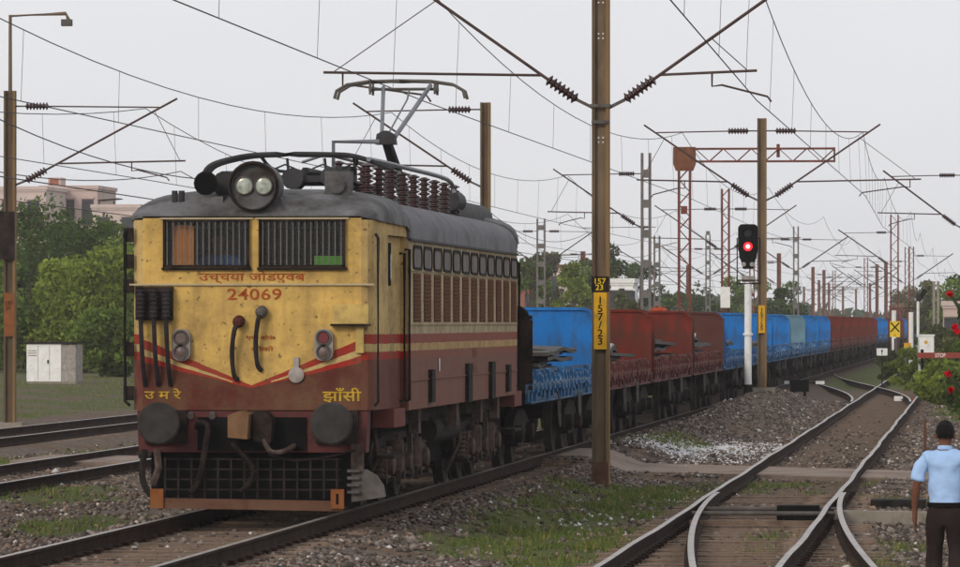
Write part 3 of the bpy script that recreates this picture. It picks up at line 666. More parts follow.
for x, z, xx, mm in ((-.14, 2.22, -.18, 'red_cap'), (.12, 2.33, .09, 'greyiron')):
    MB().lathe([(.05, 0), (.066, .03), (.07, .1), (.045, .15), (.03, .17)], (x, .0, z), (0, -1, -.2), 12).build('hose_coupling', M[mm], loco, True)
    MB().tube([(x, -.13, z-.04), (xx, -.16, z-.12), (xx-.03, -.12, z-.35), (xx-.02, -.07, z-.6), (xx+.02, -.02, z-.68)], .028).build('hanging_hose', M['rubber'], loco, True)
MB().box(.93, 1.34, -.11, .0, 2.18, 2.40).build('marker_box', M['yellowp'], loco)
MB().box(.91, 1.36, -.13, .0, 2.155, 2.178).build('marker_shelf', M['under'], loco)
hk = MB(); hk.lathe([(.09, 0), (.09, .04), (.055, .05)], (.51, 0, 1.60), (0, -1, 0), 14); hk.box(.48, .54, -.04, 0, 1.68, 1.80); hk.build('towing_ring', M['lampgrey'], loco, True)
for x in (1.24,): MB().box(x-.05, x+.04, -.05, 0, 1.85, 2.2).build('door_catch', M['yellowp'], loco)
# headlight, horns and junk on the roof
hl = MB(); hl.lathe([(.275, 0), (.28, .04), (.28, .5), (.24, .62)], (0.02, .02, 3.74), (0, 1, 0), 24); ho = hl.build('headlight', M['roofcab'], loco, True)
MB().lathe([(.262, .098), (.262, 0), (.28, 0), (.288, .02), (.288, .1), (.275, .1)], (.02, -.08, 3.74), (0, 1, 0), 24, False).build('headlight_hood', M['under'], ho, True)
for dx in (-.11, .11):
    MB().lathe([(.108, 0), (.108, .03), (.095, .03), (.095, .0)], (.02+dx, .01, 3.75), (0, -1, 0), 18).build('lamp_rim', M['greyiron'], ho, True)
    MB().lathe([(.097, 0), (.07, .008), (.03, .012)], (.02+dx, .004, 3.75), (0, -1, 0), 18).build('lamp_glass', M['glasslens'], ho, True)
MB().prism([(-.33, 3.36), (.37, 3.36), (.32, 3.62), (-.28, 3.62)], 'y', .05, .6).build('headlight_base', M['roofcab'], loco)
MB().prism([(-.2, 3.46), (.24, 3.46), (.2, 3.54), (-.16, 3.54)], 'y', .03, .05).build('base_panel', M['greyiron'], loco)
hn = MB(); hn.lathe([(.14, 0), (.13, .06), (.1, .15), (.06, .4)], (-.55, .15, 3.78), (0, 1, 0), 16); hno = hn.build('horn', M['dark'], loco, True); MB().lathe([(.125, 0), (.12, .004)], (-.55, .146, 3.78), (0, 1, 0), 16).build('horn_mouth', M['black'], hno)  # black disc paints the shade inside the hollow horn
MB().box(-.75, -.36, .2, .75, 3.55, 3.63).build('horn_stand', M['roofcab'], loco)
MB().cyl((-.38, .5, 3.78), (-.38, 1.1, 3.8), .15, n=14).build('blower', M['roofdark'], loco, True)
for x in (-.93, -.85): MB().cyl((x, .3, 3.5), (x, .3, 3.70), .035).build('roof_vent', M['roofdark'], loco)
h2 = MB(); h2.box(.74, 1.02, .75, 1.15, 3.60, 3.93); h2.lathe([(.09, 0), (.1, .05), (.06, .06)], (.88, .75, 3.77), (0, -1, 0), 14); h2.build('horn_box', M['roofcab'], loco, True)
# lowered front pantograph
pan = MB(); yp = 3.0
pan.tube([(-1.0, yp, 3.92), (-.92, yp, 4.05), (-.7, yp, 4.13), (-.3, yp, 4.19), (.5, yp, 4.19), (.85, yp, 4.16), (1.25, yp, 4.02)], .035)
pan.tube([(-1.0, yp+.35, 3.92), (-.92, yp+.35, 4.05), (-.7, yp+.35, 4.13), (-.3, yp+.35, 4.19), (.5, yp+.35, 4.19), (.85, yp+.35, 4.16), (1.25, yp+.35, 4.02)], .03)
pan.tube([(-.3, yp, 4.17), (-.1, yp+.2, 4.0), (.7, yp+.2, 4.0), (.85, yp, 4.14)], .022); pan.tube([(.2, yp+.2, 4.0), (.2, yp+1.8, 4.0), (.2, yp+2.6, 3.95)], .05)
for x in (.0, .45, .8): pan.tube([(x, yp+.1, 4.15), (x+.02, yp+.1, 3.95)], .018); pan.tube([(x-.12, yp-.1, 4.02), (x, yp-.1, 4.07), (x+.12, yp-.1, 4.02)], .012)
pan.box(-.1, .5, yp-.1, yp+1.8, 3.86, 3.94); pan.cyl((.1, yp-.2, 3.9), (.1, yp+.2, 3.9), .13, n=12); pan.cyl((.55, yp-.2, 3.92), (.55, yp+.2, 3.92), .12, n=12); pan.box(.6, .78, yp-.1, yp+.6, 3.8, 4.05)
pan.build('lowered_pantograph', M['roofdark'], loco, True)
def insul_prof(L, r, n=6):
    p = [(.035, 0)]
    for i in range(n):
        h = L*(i+.2)/n; p += [(r*.5, h), (r, h+L*.25/n), (r, h+L*.4/n), (r*.5, h+L*.7/n)]
    return p+[(.03, L)]
ins_me = MB().lathe(insul_prof(.5, .082, 8), (0, 0, 0), (0, 0, 1), 12).mesh('roof_insulator', M['insul'], True)
ins_s = MB().lathe(insul_prof(.28, .09, 4), (0, 0, 0), (0, 0, 1), 10).mesh('roof_insulator', M['insul'], True)
for k in range(9):
    y = 2.7+1.3*k; link('roof_insulator', ins_me, loco, (1.0, y, 3.58))
    if k in (1, 3, 5): link('roof_insulator', ins_me, loco, (.45, y+.5, 3.66))
for x, y in ((-.4, 3.1), (.85, 3.2), (.85, 4.6), (-.4, 4.6), (-.4, 15), (.4, 15), (-.4, 16.4), (.4, 16.4)): link('roof_insulator', ins_s, loco, (x, y, 3.6))
MB().tube([(1.0, 2.9, 4.13), (1.0, 5.0, 4.14), (1.0, 7.0, 4.14), (1.0, 12.2, 4.13), (1.05, 12.7, 3.95)], .03).build('bus_bar', M['alu'], loco, True)
MB().tube([(.45, 4.2, 4.2), (.45, 12.5, 4.2), (.5, 13.3, 3.8)], .02).build('bus_bar', M['cantgrey'], loco, True)
MB().tube([(.5, 3.55, 3.7), (.5, 3.55, 4.36), (1.05, 3.55, 4.36)], .028).build('roof_post', M['alu'], loco, True)
MB().tube([(.1, 3.7, 4.12), (.35, 3.7, 4.2), (.65, 3.9, 4.22)], .02).build('bus_link', M['alu'], loco, True)
# raised rear pantograph
yh = 15.6
MB().box(-.55, .55, 14.7, 16.7, 3.88, 3.95).build('pantograph_base', M['roofdark'], loco)
ra = MB(); ra.tube([(0, 16.2, 3.95), (-.02, 13.9, 4.72)], [.10, .075], 8); lo = ra.build('pantograph_lower_arm', M['roofdark'], loco, True)
kb = MB(); kb.prism([(-.14, -.07), (.14, -.07), (.12, .07), (.03, .12), (-.03, .12), (-.12, .07)], 'y', 13.75, 14.05); kb.build('pantograph_knuckle', M['roofdark'], loco, True, (-.02, 0, 4.73))
ua = MB()
ua.tube([(-.09, 13.95, 4.76), (-.25, yh, 5.53)], .028); ua.tube([(.09, 13.95, 4.76), (.42, yh, 5.55)], .034); ua.tube([(-.02, 14, 4.78), (.1, yh-.1, 5.35), (.12, yh, 5.5)], .014)
ua.build('pantograph_upper_arm', M['alu'], loco, True)
ph = MB()
for dy in (-.18, .18):
    ph.tube([(-.93, yh+dy, 5.36), (-.9, yh+dy, 5.47), (-.75, yh+dy, 5.56), (-.45, yh+dy, 5.605), (0, yh+dy, 5.612), (.45, yh+dy, 5.605), (.75, yh+dy, 5.56), (.9, yh+dy, 5.47), (.93, yh+dy, 5.36)], .024)
ph.tube([(-.42, yh, 5.5), (.5, yh, 5.5)], .024)
for x in (-.42, .5): ph.box(x-.02, x+.02, yh-.2, yh+.2, 5.47, 5.52); ph.cyl((x, yh-.18, 5.42), (x, yh-.18, 5.6), .018); ph.cyl((x, yh+.18, 5.42), (x, yh+.18, 5.6), .018)
ph.build('pantograph_head', M['cantgrey'], loco, True)
# buffers, coupler, beam
MB().prism([(-1.3, .72), (1.3, .72), (1.32, 1.19), (-1.32, 1.19)], 'y', .02, .35).build('buffer_beam', M['maroon'], loco)
MB().box(-.62, .62, -.02, .02, .74, 1.12).build('coupler_pocket', M['black'], loco)
for x in (-.978, .978):
    MB().box(x-.24, x+.24, -.06, .02, .82, 1.2).build('buffer_base', M['under'], loco)
    MB().lathe([(.15, 0), (.15, .25), (.10, .26), (.10, .5), (.2, .53), (.24, .56), (.24, .60), (.22, .62), (.05, .63)], (x, 0, 1.06), (0, -1, 0), 24).build('buffer', M['bufsteel'], loco, True)
cp = MB(); cp.prism([(-.2, .9), (.02, .88), (.04, 1.16), (-.06, 1.2), (-.2, 1.15)], 'y', -.55, -.1); cp.box(-.2, 0, -.1, .1, .92, 1.12); cp.build('coupler', M['tan'], loco)
MB().prism([(.06, .86), (.26, .84), (.28, 1.1), (.2, 1.2), (.06, 1.2)], 'y', -.35, -.05).build('coupler_knuckle', M['under'], loco)
MB().tube([(.15, -.3, .95), (.25, -.36, .75), (.4, -.3, .74), (.5, -.1, .8)], .03).build('uncoupling_lever', M['pinkdust'], loco)
MB().tube([(-.62, -.12, 1.0), (-.58, -.18, 1.06), (-.48, -.2, 1.02), (-.5, -.22, .8), (-.55, -.2, .5), (-.62, -.16, .33), (-.68, -.1, .28)], .035).build('brake_hose', M['under'], loco, True)
MB().tube([(-.2, -.14, .82), (-.05, -.24, .68), (.05, -.26, .55), (.02, -.24, .4), (-.1, -.2, .28)], .032).build('brake_hose', M['under'], loco, True)
for x in (-.7, -.45): MB().cyl((x, -.05, 1.13), (x, .0, 1.15), .04).build('air_cock', M['greyiron'], loco)
MB().tube([(.2, -.12, .70), (.5, -.12, .63), (.9, -.1, .68), (1.2, -.05, .75)], .012).build('cable', M['under'], loco)
# cattle guard grid
cg = MB()
for k in range(14): x = -.98+k*.151; cg.box(x-.011, x+.011, -.1, -.085, .2, .66)
for k in range(4): z = .3+k*.115; cg.box(-1.0, 1.02, -.085, -.072, z-.009, z+.009)
cg.build('cattle_guard_grid', M['bogie'], loco)
MB().prism([(-1.06, .09), (1.06, .06), (1.06, .175), (.1, .19), (-1.06, .205)], 'y', -.16, -.1).build('guard_bar', M['rustbar'], loco)
for x in (-1.06, 1.0): MB().box(x-.075, x+.075, -.2, -.16, .09, .31).build('guard_bracket', M['orange'], loco)
text('1', .03, .12, M['black'], (1.0, -.202, .2), 'bracket_mark', loco)
MB().tube([(-1.22, -.05, .75), (-1.24, -.1, .45), (-1.15, -.12, .25), (-1.0, -.12, .2)], .04).build('guard_pipe', M['dark'], loco)
MB().tube([(-1.08, -.06, .75), (-1.05, -.1, .55), (-1.12, -.1, .35)], .045).build('sand_pipe', M['pinkdust'], loco)
gp = MB()
for i in range(6): a0 = i/5*1.4; gp.add([(1.2+.0, -.05, .72-.04*i)], [])
MB().prism([(1.14, .16), (1.52, .22), (1.5, .34), (1.42, .46), (1.3, .53), (1.14, .5)], 'y', -.03, .12).build('rail_guard', M['greyiron'], loco)
MB().box(1.14, 1.27, -.06, .1, .5, .82).build('guard_stay', M['pinkdust'], loco)
for i in range(4): MB().box(1.1, 1.24, -.1, -.03, .26+i*.08, .29+i*.08).build('guard_tooth', M['greyiron'], loco)
MB().box(-1.2, 1.2, .3, .45, .10, 1.0).build('undercarriage_shade', M['black'], loco)  # black sheet put in as the deep shade below the buffer beam
# underframe and bogies
MB().box(-1.2, 1.2, .4, LB-.4, .95, 1.19).build('underframe', M['under'], loco)
MB().box(-.95, .95, 1.6, LB-1.6, .35, .95).build('traction_gear', M['black'], loco)
MB().prism(rrect(.9, .36, .16, 4), 'y', -1.6, 1.6).build('air_reservoir', M['bogie'], loco, True, (.85, 9.5, .82))
wh_me = MB().lathe([(.1, -.02), (.46, -.02), (.565, 0), (.565, .03), (.535, .045), (.53, .13), (.44, .14), (.4, .09), (.15, .08), (.13, .16), (.08, .17)], (0, 0, 0), (1, 0, 0), 28).mesh('wheel', M['wheel'], True)
spr_me = MB().lathe([(.06+.025*(i % 2), i*.03) for i in range(13)], (0, 0, 0), (0, 0, 1), 10).mesh('spring', M['pinkdust'], True)
box_me = MB().prism([(-.2, -.18), (.2, -.18), (.22, .02), (.12, .16), (-.12, .16), (-.22, .02)], 'x', 0, .2).lathe([(.12, 0), (.12, .06), (.08, .08)], (.2, 0, -.02), (1, 0, 0), 12).mesh('axle_box', M['pinkdust'], True)
for yc in (4.75, LB-4.75):
    bf = MB()
    for sd in (-1, 1):
        a, b = sorted((sd*.98, sd*1.12))
        bf.prism([(yc-2.9, .62), (yc-2.5, .80), (yc-.8, .86), (yc+.8, .86), (yc+2.5, .80), (yc+2.9, .62), (yc+2.75, .48), (yc+1.4, .58), (yc+.5, .52), (yc-.5, .52), (yc-1.4, .58), (yc-2.75, .48)], 'x', a, b)
    bf.box(-1, 1, yc-.3, yc+.3, .5, .75)
    bo = bf.build('bogie_frame', M['bogie'], loco)
    for dy in (-1.95, 0, 1.95):
        for sd in (-1, 1):
            w_ = link('wheel', wh_me, bo, (sd*.79, yc+dy, .546)); w_.rotation_euler = (0, 0, 0 if sd > 0 else math.pi)
            x_ = link('axle_box', box_me, bo, (sd*1.05, yc+dy, .53)); x_.rotation_euler = (0, 0, 0 if sd > 0 else math.pi)
            for e in (-.42, .42):
                link('spring', spr_me, bo, (sd*1.17, yc+dy+e, .36))
                a, b = sorted((sd*1.06, sd*1.28)); MB().box(a, b, yc+dy+e-.1, yc+dy+e+.1, .30, .36).build('spring_seat', M['bogie'], bo)
    for dy in (-1.0, 1.0):
        for sd in (-1, 1):
            a, b = sd*1.22, sd*1.22
            MB().cyl((a, yc+dy, .42), (a, yc+dy, .78), .11, n=10).build('brake_cylinder', M['pinkdust'], bo, True)
            MB().beam((a, yc+dy+.3, .85), (a, yc+dy+.42, .25), .05).build('brake_hanger', M['pinkdust'], bo)
    for sd in (-1, 1):
        MB().tube([(sd*1.15, yc-2.6, 1.0), (sd*1.2, yc-2.7, .6), (sd*1.0, yc-2.65, .18)], .03).build('sand_pipe', M['pinkdust'], bo)
        MB().beam((sd*1.3, yc-.2, .95), (sd*1.3, yc+.1, .35), .06).build('damper', M['greyiron'], bo)

# ------------------------------------------------------------------ freight wagons
WL = 14.645
wheel_w = MB().lathe([(.09, -.02), (.42, -.02), (.52, 0), (.52, .025), (.5, .04), (.49, .12), (.41, .13), (.36, .08), (.13, .07), (.11, .14), (.07, .15)], (0, 0, 0), (1, 0, 0), 22).mesh('wheel', M['wheel'], True)
def side_frame(sd):
    mb = MB(); a, b = sorted((sd*.98, sd*1.12))
    mb.prism([(-1.35, .5), (-1.2, .72), (-.5, .86), (.5, .86), (1.2, .72), (1.35, .5), (1.2, .38), (.85, .5), (.45, .3), (-.45, .3), (-.85, .5), (-1.2, .38)], 'x', a, b)
    for y in (-1, 1): mb.lathe([(.14, 0), (.14, .1), (.08, .13)], (sd*1.12, y, .5), (sd, 0, 0), 10)
    return mb.mesh('side_frame', M['bogie'])
sf = {1: side_frame(1), -1: side_frame(-1)}
sprw = MB()
for x in (-1.05, 1.05):
    for y in (-.25, 0, .25): sprw.lathe([(.06+.02*(i % 2), .3+i*.03) for i in range(9)], (x, y, 0), (0, 0, 1), 8)
sprw = sprw.mesh('bogie_springs', M['pinkdust'])
bolst = MB().box(-1.1, 1.1, -.22, .22, .55, .78).mesh('bolster', M['bogie'])
def bulk_mesh(m):
    mb = MB(); po = [(-1.4, 1.18), (1.4, 1.18)]
    for k in range(6): a = R(90*k/5); po.append((1.4-.2+.2*math.cos(a), 2.23+.2*math.sin(a)))
    for k in range(6): a = R(90+90*k/5); po.append((-1.4+.2+.2*math.cos(a), 2.23+.2*math.sin(a)))
    mb.prism(po, 'y', -.02, .02)
    for i in range(len(po)-1): mb.beam((*po[i+1][:1], 0, po[i+1][1]), (po[(i+2) % len(po)][0], 0, po[(i+2) % len(po)][1]), .13, .05)
    return mb.mesh('bulkhead', m)
rib_me = {}
pocket = {}
WK = {}
def wagon_meshes(key, bm_, sm):
    if key in WK: return WK[key]
    dk = MB(); dk.box(-1.36, 1.36, .47, WL-.47, 1.13, 1.2)
    for x in (-.3, .3): dk.box(x-.06, x+.06, .5, WL-.5, .85, 1.13)
    for k in range(12): y = .9+k*(WL-1.8)/11; dk.box(-1.3, 1.3, y-.05, y+.05, 1.0, 1.13)
    dk.prism([(1, .7)], 'x', 0, 0) if False else None
    si = MB(); si.box(1.36, 1.40, .47, WL-.47, .97, 1.26)
    for z in (.97, 1.24): si.box(1.40, 1.45, .47, WL-.47, z, z+.03)
    fl = MB(); fl.box(1.33, 1.36, .6, WL-.6, 1.262, 1.33); fl.box(1.36, 1.385, .6, WL-.6, 1.425, 1.475)
    po = MB(); po.box(-.03, .05, -.07, .07, -.26, .24); po.box(-.03, .09, -.12, .12, -.12, .02); po.box(.05, .09, -.035, .035, .02, .20)
    rb = MB(); rb.box(-.05, .05, .0, .09, 1.2, 2.38)
    WK[key] = dict(bulk=bulk_mesh(bm_), deck=dk.mesh('deck', M['under']), sill=si.mesh('side_sill', sm), flap=fl.mesh('side_flap', sm), post=po.mesh('stanchion', M['chipblue' if key in 'bg' else 'chipred']), rib=rb.mesh('rib', bm_))
    return WK[key]
coup_me = MB().box(-.12, .12, -.1, .5, .85, 1.05).mesh('coupler', M['under'])
lev_me = MB().tube([(1.46, 0, 1.1), (1.5, 0, .95), (1.5, .12, .7), (1.5, .05, .55), (1.5, -.1, .62), (1.48, -.08, .95)], .018).mesh('brake_lever', M['greyiron'])
whb_me = MB().lathe([(.2, 0), (.22, .02), (.2, .04), (.18, .02)], (1.48, 0, .85), (1, 0, 0), 14).mesh('hand_wheel', M['greyiron'])
dark_bulk = bulk_mesh(M['under'])  # darker bulkhead for the front end of the first wagon
def make_wagon(y0, key, bm_, sm, label, near, first=False):
    w = thing('flat_wagon', label, 'freight wagon', (XT1, y0, 0), 'bulkhead flat wagons coupled behind the locomotive')
    k = wagon_meshes(key, bm_, sm)
    link('deck', k['deck'], w)
    for y, fl in ((.52, 1), (WL-.52, -1)):
        b = link('bulkhead', k['bulk'] if (fl < 0 or not first) else dark_bulk, w, (0, y, 0))
        if near:
            for x in (-.9, -.3, .3, .9):
                r = link('rib', k['rib'], b, (x, -.02 if fl > 0 else .02, 0)); r.scale = (1, -1 if fl > 0 else 1, 1)
        c = link('coupler', coup_me, w, (0, 0 if fl > 0 else WL, 0)); c.rotation_euler = (0, 0, 0 if fl > 0 else math.pi)
    for sd in (1, -1):
        for nm in ('sill', 'flap'):
            o = link('side_'+nm, k[nm], w); o.scale = (sd, 1, 1)
        if near and (sd == 1):
            for i in range(18):
                o = link('stanchion', k['post'], w, (1.40, .9+i*.755+random.uniform(-.16, .16), 1.25))
                o.scale = (random.uniform(.6, 1.1), random.uniform(.7, 2.), random.uniform(.55, 1.08)); o.rotation_euler = (random.uniform(-.09, .09), 0, 0)
        elif sd == 1:
            mb = k.get('postrow')
            if mb is None:
                q_ = MB()
                for i in range(18): y = .9+i*.755+random.uniform(-.18, .18); q_.box(1.37, 1.45, y-.07, y+.07, .99, random.uniform(1.3, 1.5)); q_.box(1.37, 1.49, y-random.uniform(.1, .25), y+.12, 1.1, random.uniform(1.2, 1.3))
                mb = k['postrow'] = q_.mesh('stanchion_row', M['chipblue' if key in 'bg' else 'chipred'])
            link('stanchion_row', mb, w)['kind'] = 'stuff'
    link('brake_lever', lev_me, w, (0, 5.2+random.uniform(-1, 1), 0)); link('hand_wheel', whb_me, w, (0, 9.3, 0))
    for yc in (2.45, WL-2.45):
        b = link('bogie_bolster', bolst, w, (0, yc, 0))
        for sd in (1, -1): link('side_frame', sf[sd], b)
        link('bogie_springs', sprw, b)
        for dy in (-1, 1):
            for sd in (1, -1):
                o = link('wheel', wheel_w, b, (sd*.79, dy, .5)); o.rotation_euler = (0, 0, 0 if sd > 0 else math.pi)
    return w
ordn = ['first', 'second', 'third', 'fourth', 'fifth', 'sixth', 'seventh', 'eighth', 'ninth', 'tenth', 'eleventh', 'twelfth', 'thirteenth', 'fourteenth', 'fifteenth', 'sixteenth', 'seventeenth', 'eighteenth', 'nineteenth', 'twentieth', 'twenty-first', 'twenty-second', 'twenty-third', 'twenty-fourth', 'twenty-fifth', 'twenty-sixth', 'twenty-seventh', 'twenty-eighth']
cols = 'brrdbbbgbbrrrrrrbbrbrrbrrbrr'
names = {'b': ('blue', 'bright blue'), 'r': ('redw', 'red oxide'), 'd': ('redd', 'dark brown-red'), 'g': ('bluegrey', 'faded grey-blue')}
Y_W = 81.75
for i, c in enumerate(cols):
    mk, cn = names[c]
    make_wagon(Y_W+i*WL, c, M[mk], M['blueside' if c in 'bg' else 'redside'], f'{cn} bulkhead flat wagon, {ordn[i]} behind the locomotive', i < 6, i == 0)
# steel loads on the first wagons
def plates(y, x0, x1, L, n, label, m, nm='steel_plate_stack', topm=None):
    t = thing(nm, label, 'steel load', (XT1, y, 1.2), 'steel loads lying on the wagon decks')
    for k in range(n):
        sh = random.uniform(-.25, .1); z = k*.042
        mb = MB(); bend = random.uniform(.0, .03); N_ = 8
        vs = []
        for i in range(N_+1):
            yy = -L/2+L*i/N_+sh; zz = z+bend*math.sin(i*1.3+k)
            vs += [(x0+sh, yy, zz+.02), (x1+sh*.5, yy, zz+.02), (x1+sh*.5, yy, zz+.06), (x0+sh, yy, zz+.06)]
        fs = []
        for i in range(N_):
            for j in range(4): fs.append((i*4+j, i*4+(j+1) % 4, i*4+4+(j+1) % 4, i*4+4+j))
        fs += [(0, 1, 2, 3), (N_*4, N_*4+3, N_*4+2, N_*4+1)]
        po_ = mb.add(vs, fs).build('steel_plate', topm if (topm and k == n-1) else m, t)
        po_.rotation_euler = (random.uniform(-.012, .02), random.uniform(-.05, .05), random.uniform(-.06, .06)); po_.scale = (random.uniform(.7, 1.), random.uniform(.7, 1.05), 1.5)
    return t
plates(Y_W+10, -.9, 1.2, 6.5, 9, 'dark bent steel plates stacked on the first blue wagon', M['plate'])
plates(Y_W+WL+9.6, -.9, 1.2, 7, 9, 'steel plates with a pale top sheet on the first red wagon behind the mast', M['plate'], topm=M['sheet'])
plates(Y_W+2*WL+9.6, -.9, 1.2, 7.5, 10, 'dark uneven steel plates on the second red wagon', M['plate'])
plates(Y_W+3*WL+9.4, -.9, 1.2, 7.5, 10, 'steel stack topped with a bright sheet on the dark brown-red wagon', M['plate'], topm=M['white'])
plates(Y_W+4*WL+9.4, -.9, 1.2, 7.5, 7, 'low steel plates on the blue wagon left of the signal', M['plate'])
plates(Y_W+5*WL+9.4, -.9, 1.2, 7.5, 8, 'steel plates on the blue wagon between signal and mast', M['plate'], topm=M['sheet'])
# brake van closing the train
bv = thing('brake_van', 'maroon brake van at the far end of the freight train', 'brake van', (XT1, Y_W+28*WL, 0))
MB().box(-1.4, 1.4, .5, 9, 1.0, 3.55).build('body', M['maroon_dusty'], bv)
loft([roof_ring(y, 1.45, 3.5, 3.85) for y in (.3, 9.2)], 'roof', M['mastgrey'], bv, True)
for x in (-.75, .75): MB().box(x-.28, x+.28, .47, .5, 2.3, 3.0).build('window', M['bwin'], bv)
MB().box(-.35, .35, .46, .5, 1.1, 3.1).build('door', M['maroon'], bv)
for yc in (2.2, 7.4):
    for sd in (1, -1):
        for dy in (-.9, .9): o = link('wheel', wheel_w, bv, (sd*.79, yc+dy, .5)); o.rotation_euler = (0, 0, 0 if sd > 0 else math.pi)

# ------------------------------------------------------------------ overhead masts
def ins_mesh(L, r, n): return MB().lathe(insul_prof(L, r, n), (0, 0, 0), (0, 0, 1), 10).mesh('insulator', M['insul'], True)
INS = ins_mesh(.55, .095, 7)
def put_ins(parent, p, d):
    o = link('insulator', INS, parent, p); o.rotation_mode = 'QUATERNION'; o.rotation_quaternion = Vector(d).to_track_quat('Z', 'Y'); return o
def cantilever(t, sd, bz, reach=2.9, tube=.028, m=None, y=0., wx=None, reg=True, hb=5.45, top=7.55, x0=.14, reg_end=None, arm_end=None, pull=False):
    re_ = reg_end or reach+.55; ae_ = arm_end or reach+.16
    """swinging bracket on mast t; bz = world height of the mast foot"""
    m = m or M['cant']; z = lambda a: a-bz
    P = lambda x, zz: Vector((sd*x, y, z(zz)))
    a = P(x0, hb); b = P(reach+.35, top); d = (b-a).normalized()
    MB().tube([a+d*.22, a+d*.24], .03) 
    MB().beam(P(x0-.1, hb), a+d*.3, .05).build('bracket_clamp', M['greyiron'], t)
    put_ins(t, a+d*.3, d)
    MB().cyl(a+d*.85, b, tube, n=6).build('bracket_tube', m, t)
    frac = (7.32-hb)/(top-hb); cx_ = x0+(reach+.35-x0)*frac
    MB().cyl(P(x0-.1, 7.38), P(x0+.25, 7.38), .02, n=5).build('stay_clamp', M['greyiron'], t)
    put_ins(t, P(x0+.25, 7.38), P(1, 0)-P(0, 0))
    MB().cyl(P(x0+.8, 7.375), P(cx_+.05, 7.34), .018, n=5).build('stay_tube', m, t)
    if reg:
        f2 = (6.0-hb)/(top-hb); rx = x0+(reach+.35-x0)*f2
        MB().cyl(P(rx, 6.0), P(re_, 6.06), .022, n=5).build('registration_tube', m, t)
        MB().tube([P(re_-.3, 6.05), P(re_-.3, 5.84), P(re_-.45, 5.86), P(2.7, 5.7), P(2.63, 5.6)] if pull else [P(ae_-.91, 6.03), P(ae_-.91, 5.82), P(ae_-.76, 5.84), P(ae_-.06, 5.66), P(ae_, 5.58)], .017, 5).build('steady_arm', m, t)
        xt_ = min(re_-.7, reach-.2); MB().cyl(P(re_-.12, 6.04), P(xt_, hb+(xt_-x0)/(reach+.35-x0)*(top-hb)), .008, n=4).build('dropper_stay', m, t)
def lattice(w, dz, h, m, d=.3):
    mb = MB(); e = .04
    for x in (-w/2, w/2):
        for y in (-d/2, d/2): mb.box(x-e, x+e, y-e, y+e, 0, h)
    n = int(h/dz)
    for k in range(n):
        z = k*h/n; s_ = 1 if k % 2 else -1
        for y in (-d/2, d/2): mb.beam((-s_*w/2, y, z), (s_*w/2, y, z+h/n), .055, .03)
        for x in (-w/2, w/2): mb.beam((x, -s_*d/2, z), (x, s_*d/2, z+h/n), .02, .04)
    return mb
def batten(w, h, d=.22, step=1.05):
    mb = MB()
    for x in (-w/2, w/2): mb.box(x-.045, x+.045, -d/2, d/2, 0, h)
    k = .3
    while k < h: mb.box(-w/2, w/2, -d/2-.012, -d/2, k, k+.28); mb.box(-w/2, w/2, d/2, d/2+.012, k, k+.28); k += step
    return mb
def ibeam(w, h, d=.24):
    mb = MB(); mb.box(-w/2+.02, w/2-.02, -.03, .03, 0, h); 
    return mb
def mast(px, d, kind, ztop, label, sides=(), w=.26, m=None, reach=2.9, group='overhead line masts beside the tracks', base=None, foot=True, **kw):
    p = at(px, 400, d); bz = gz(p.x, p.y)-.05 if base is None else base
    t = thing('overhead_mast', label, 'overhead mast', (p.x, p.y, bz), group)
    h = ztop-bz
    if kind == 'lattice': lattice(w, w*1.1, h, None).build('lattice_post', m or M['rust'], t)
    elif kind == 'batten': batten(w, h).build('post', m or M['steelgrey'], t)
    else:
        ibeam(w, h).build('web', m or M['mastgrey'], t)
        for s_ in (-1, 1): MB().box(s_*w/2-.025, s_*w/2+.025, -.12, .12, 0, h).build('flange', M['mastflange_lit'] if s_ > 0 else M['mast'], t)  # lit right and shaded left edge are put into the flange colours
    if foot: MB().box(-.35, .35, -.35, .35, -.3, .12).build('footing', M['concrete'], t)
    for sd in sides: cantilever(t, sd, bz, reach, x0=w/2+.02, **kw)
    return t, bz
# the near mast with kilometre plates
m1, b1 = mast(601, 84.6, 'beam', 9.3, 'tall brown steel mast in the foreground with yellow number plates', (), foot=False, w=.215)
cantilever(m1, -1, b1, 2.75, x0=.13, reg_end=4.3, pull=True); cantilever(m1, 1, b1, 2.75, x0=.13, reg_end=2.4, arm_end=2.62)
MB().box(-.135, .135, -.15, -.125, 5.25-b1, 5.3-b1).build('bracket_band', M['greyiron'], m1); MB().box(-.16, .16, -.15, -.125, 5.5-b1, 5.55-b1).build('bracket_band', M['greyiron'], m1)
for z in (7.15, 6.6, 5.0):
    for dx in (-.035, .035):
        for dz in (-.035, .035): MB().box(dx-.012, dx+.012, -.04, -.03, z+dz-b1-.012, z+dz-b1+.012).build('bolt', M['white'], m1)
MB().box(-.135, .135, -.14, -.122, 2.66-b1, 2.9-b1).build('kilometre_plate', M['under'], m1)
text('157\n23', .17, .18, M['signyellow'], (0, -.142, 2.78-b1), 'plate_number', m1, line=.8)
MB().box(-.1, .1, -.135, -.122, 1.78-b1, 2.655-b1).build('number_panel', M['yellow'], m1)
text('1\n5\n7\n/\n2\n3', .085, .74, M['black'], (0, -.137, 2.22-b1), 'panel_number', m1, line=.8)
MB().box(-.118, .118, -.135, .135, 0, .42).build('mast_base', M['rustbar'], m1)
# second mast by the signal
m2, b2 = mast(762, 149, 'beam', 7.72, 'weathered mast with two brackets standing just right of the red signal', (), w=.195, reach=2.85)
cantilever(m2, -1, b2, 2.85, x0=.12); cantilever(m2, 1, b2, 2.85, x0=.12, reg_end=4.3, pull=True)
MB().box(-.09, .09, -.135, -.122, 1.9-b2, 2.65-b2).build('number_panel', M['yellow'], m2)
text('1\n5\n7\n/\n2\n5', .085, .6, M['black'], (0, -.137, 2.28-b2), 'panel_number', m2, line=.8)
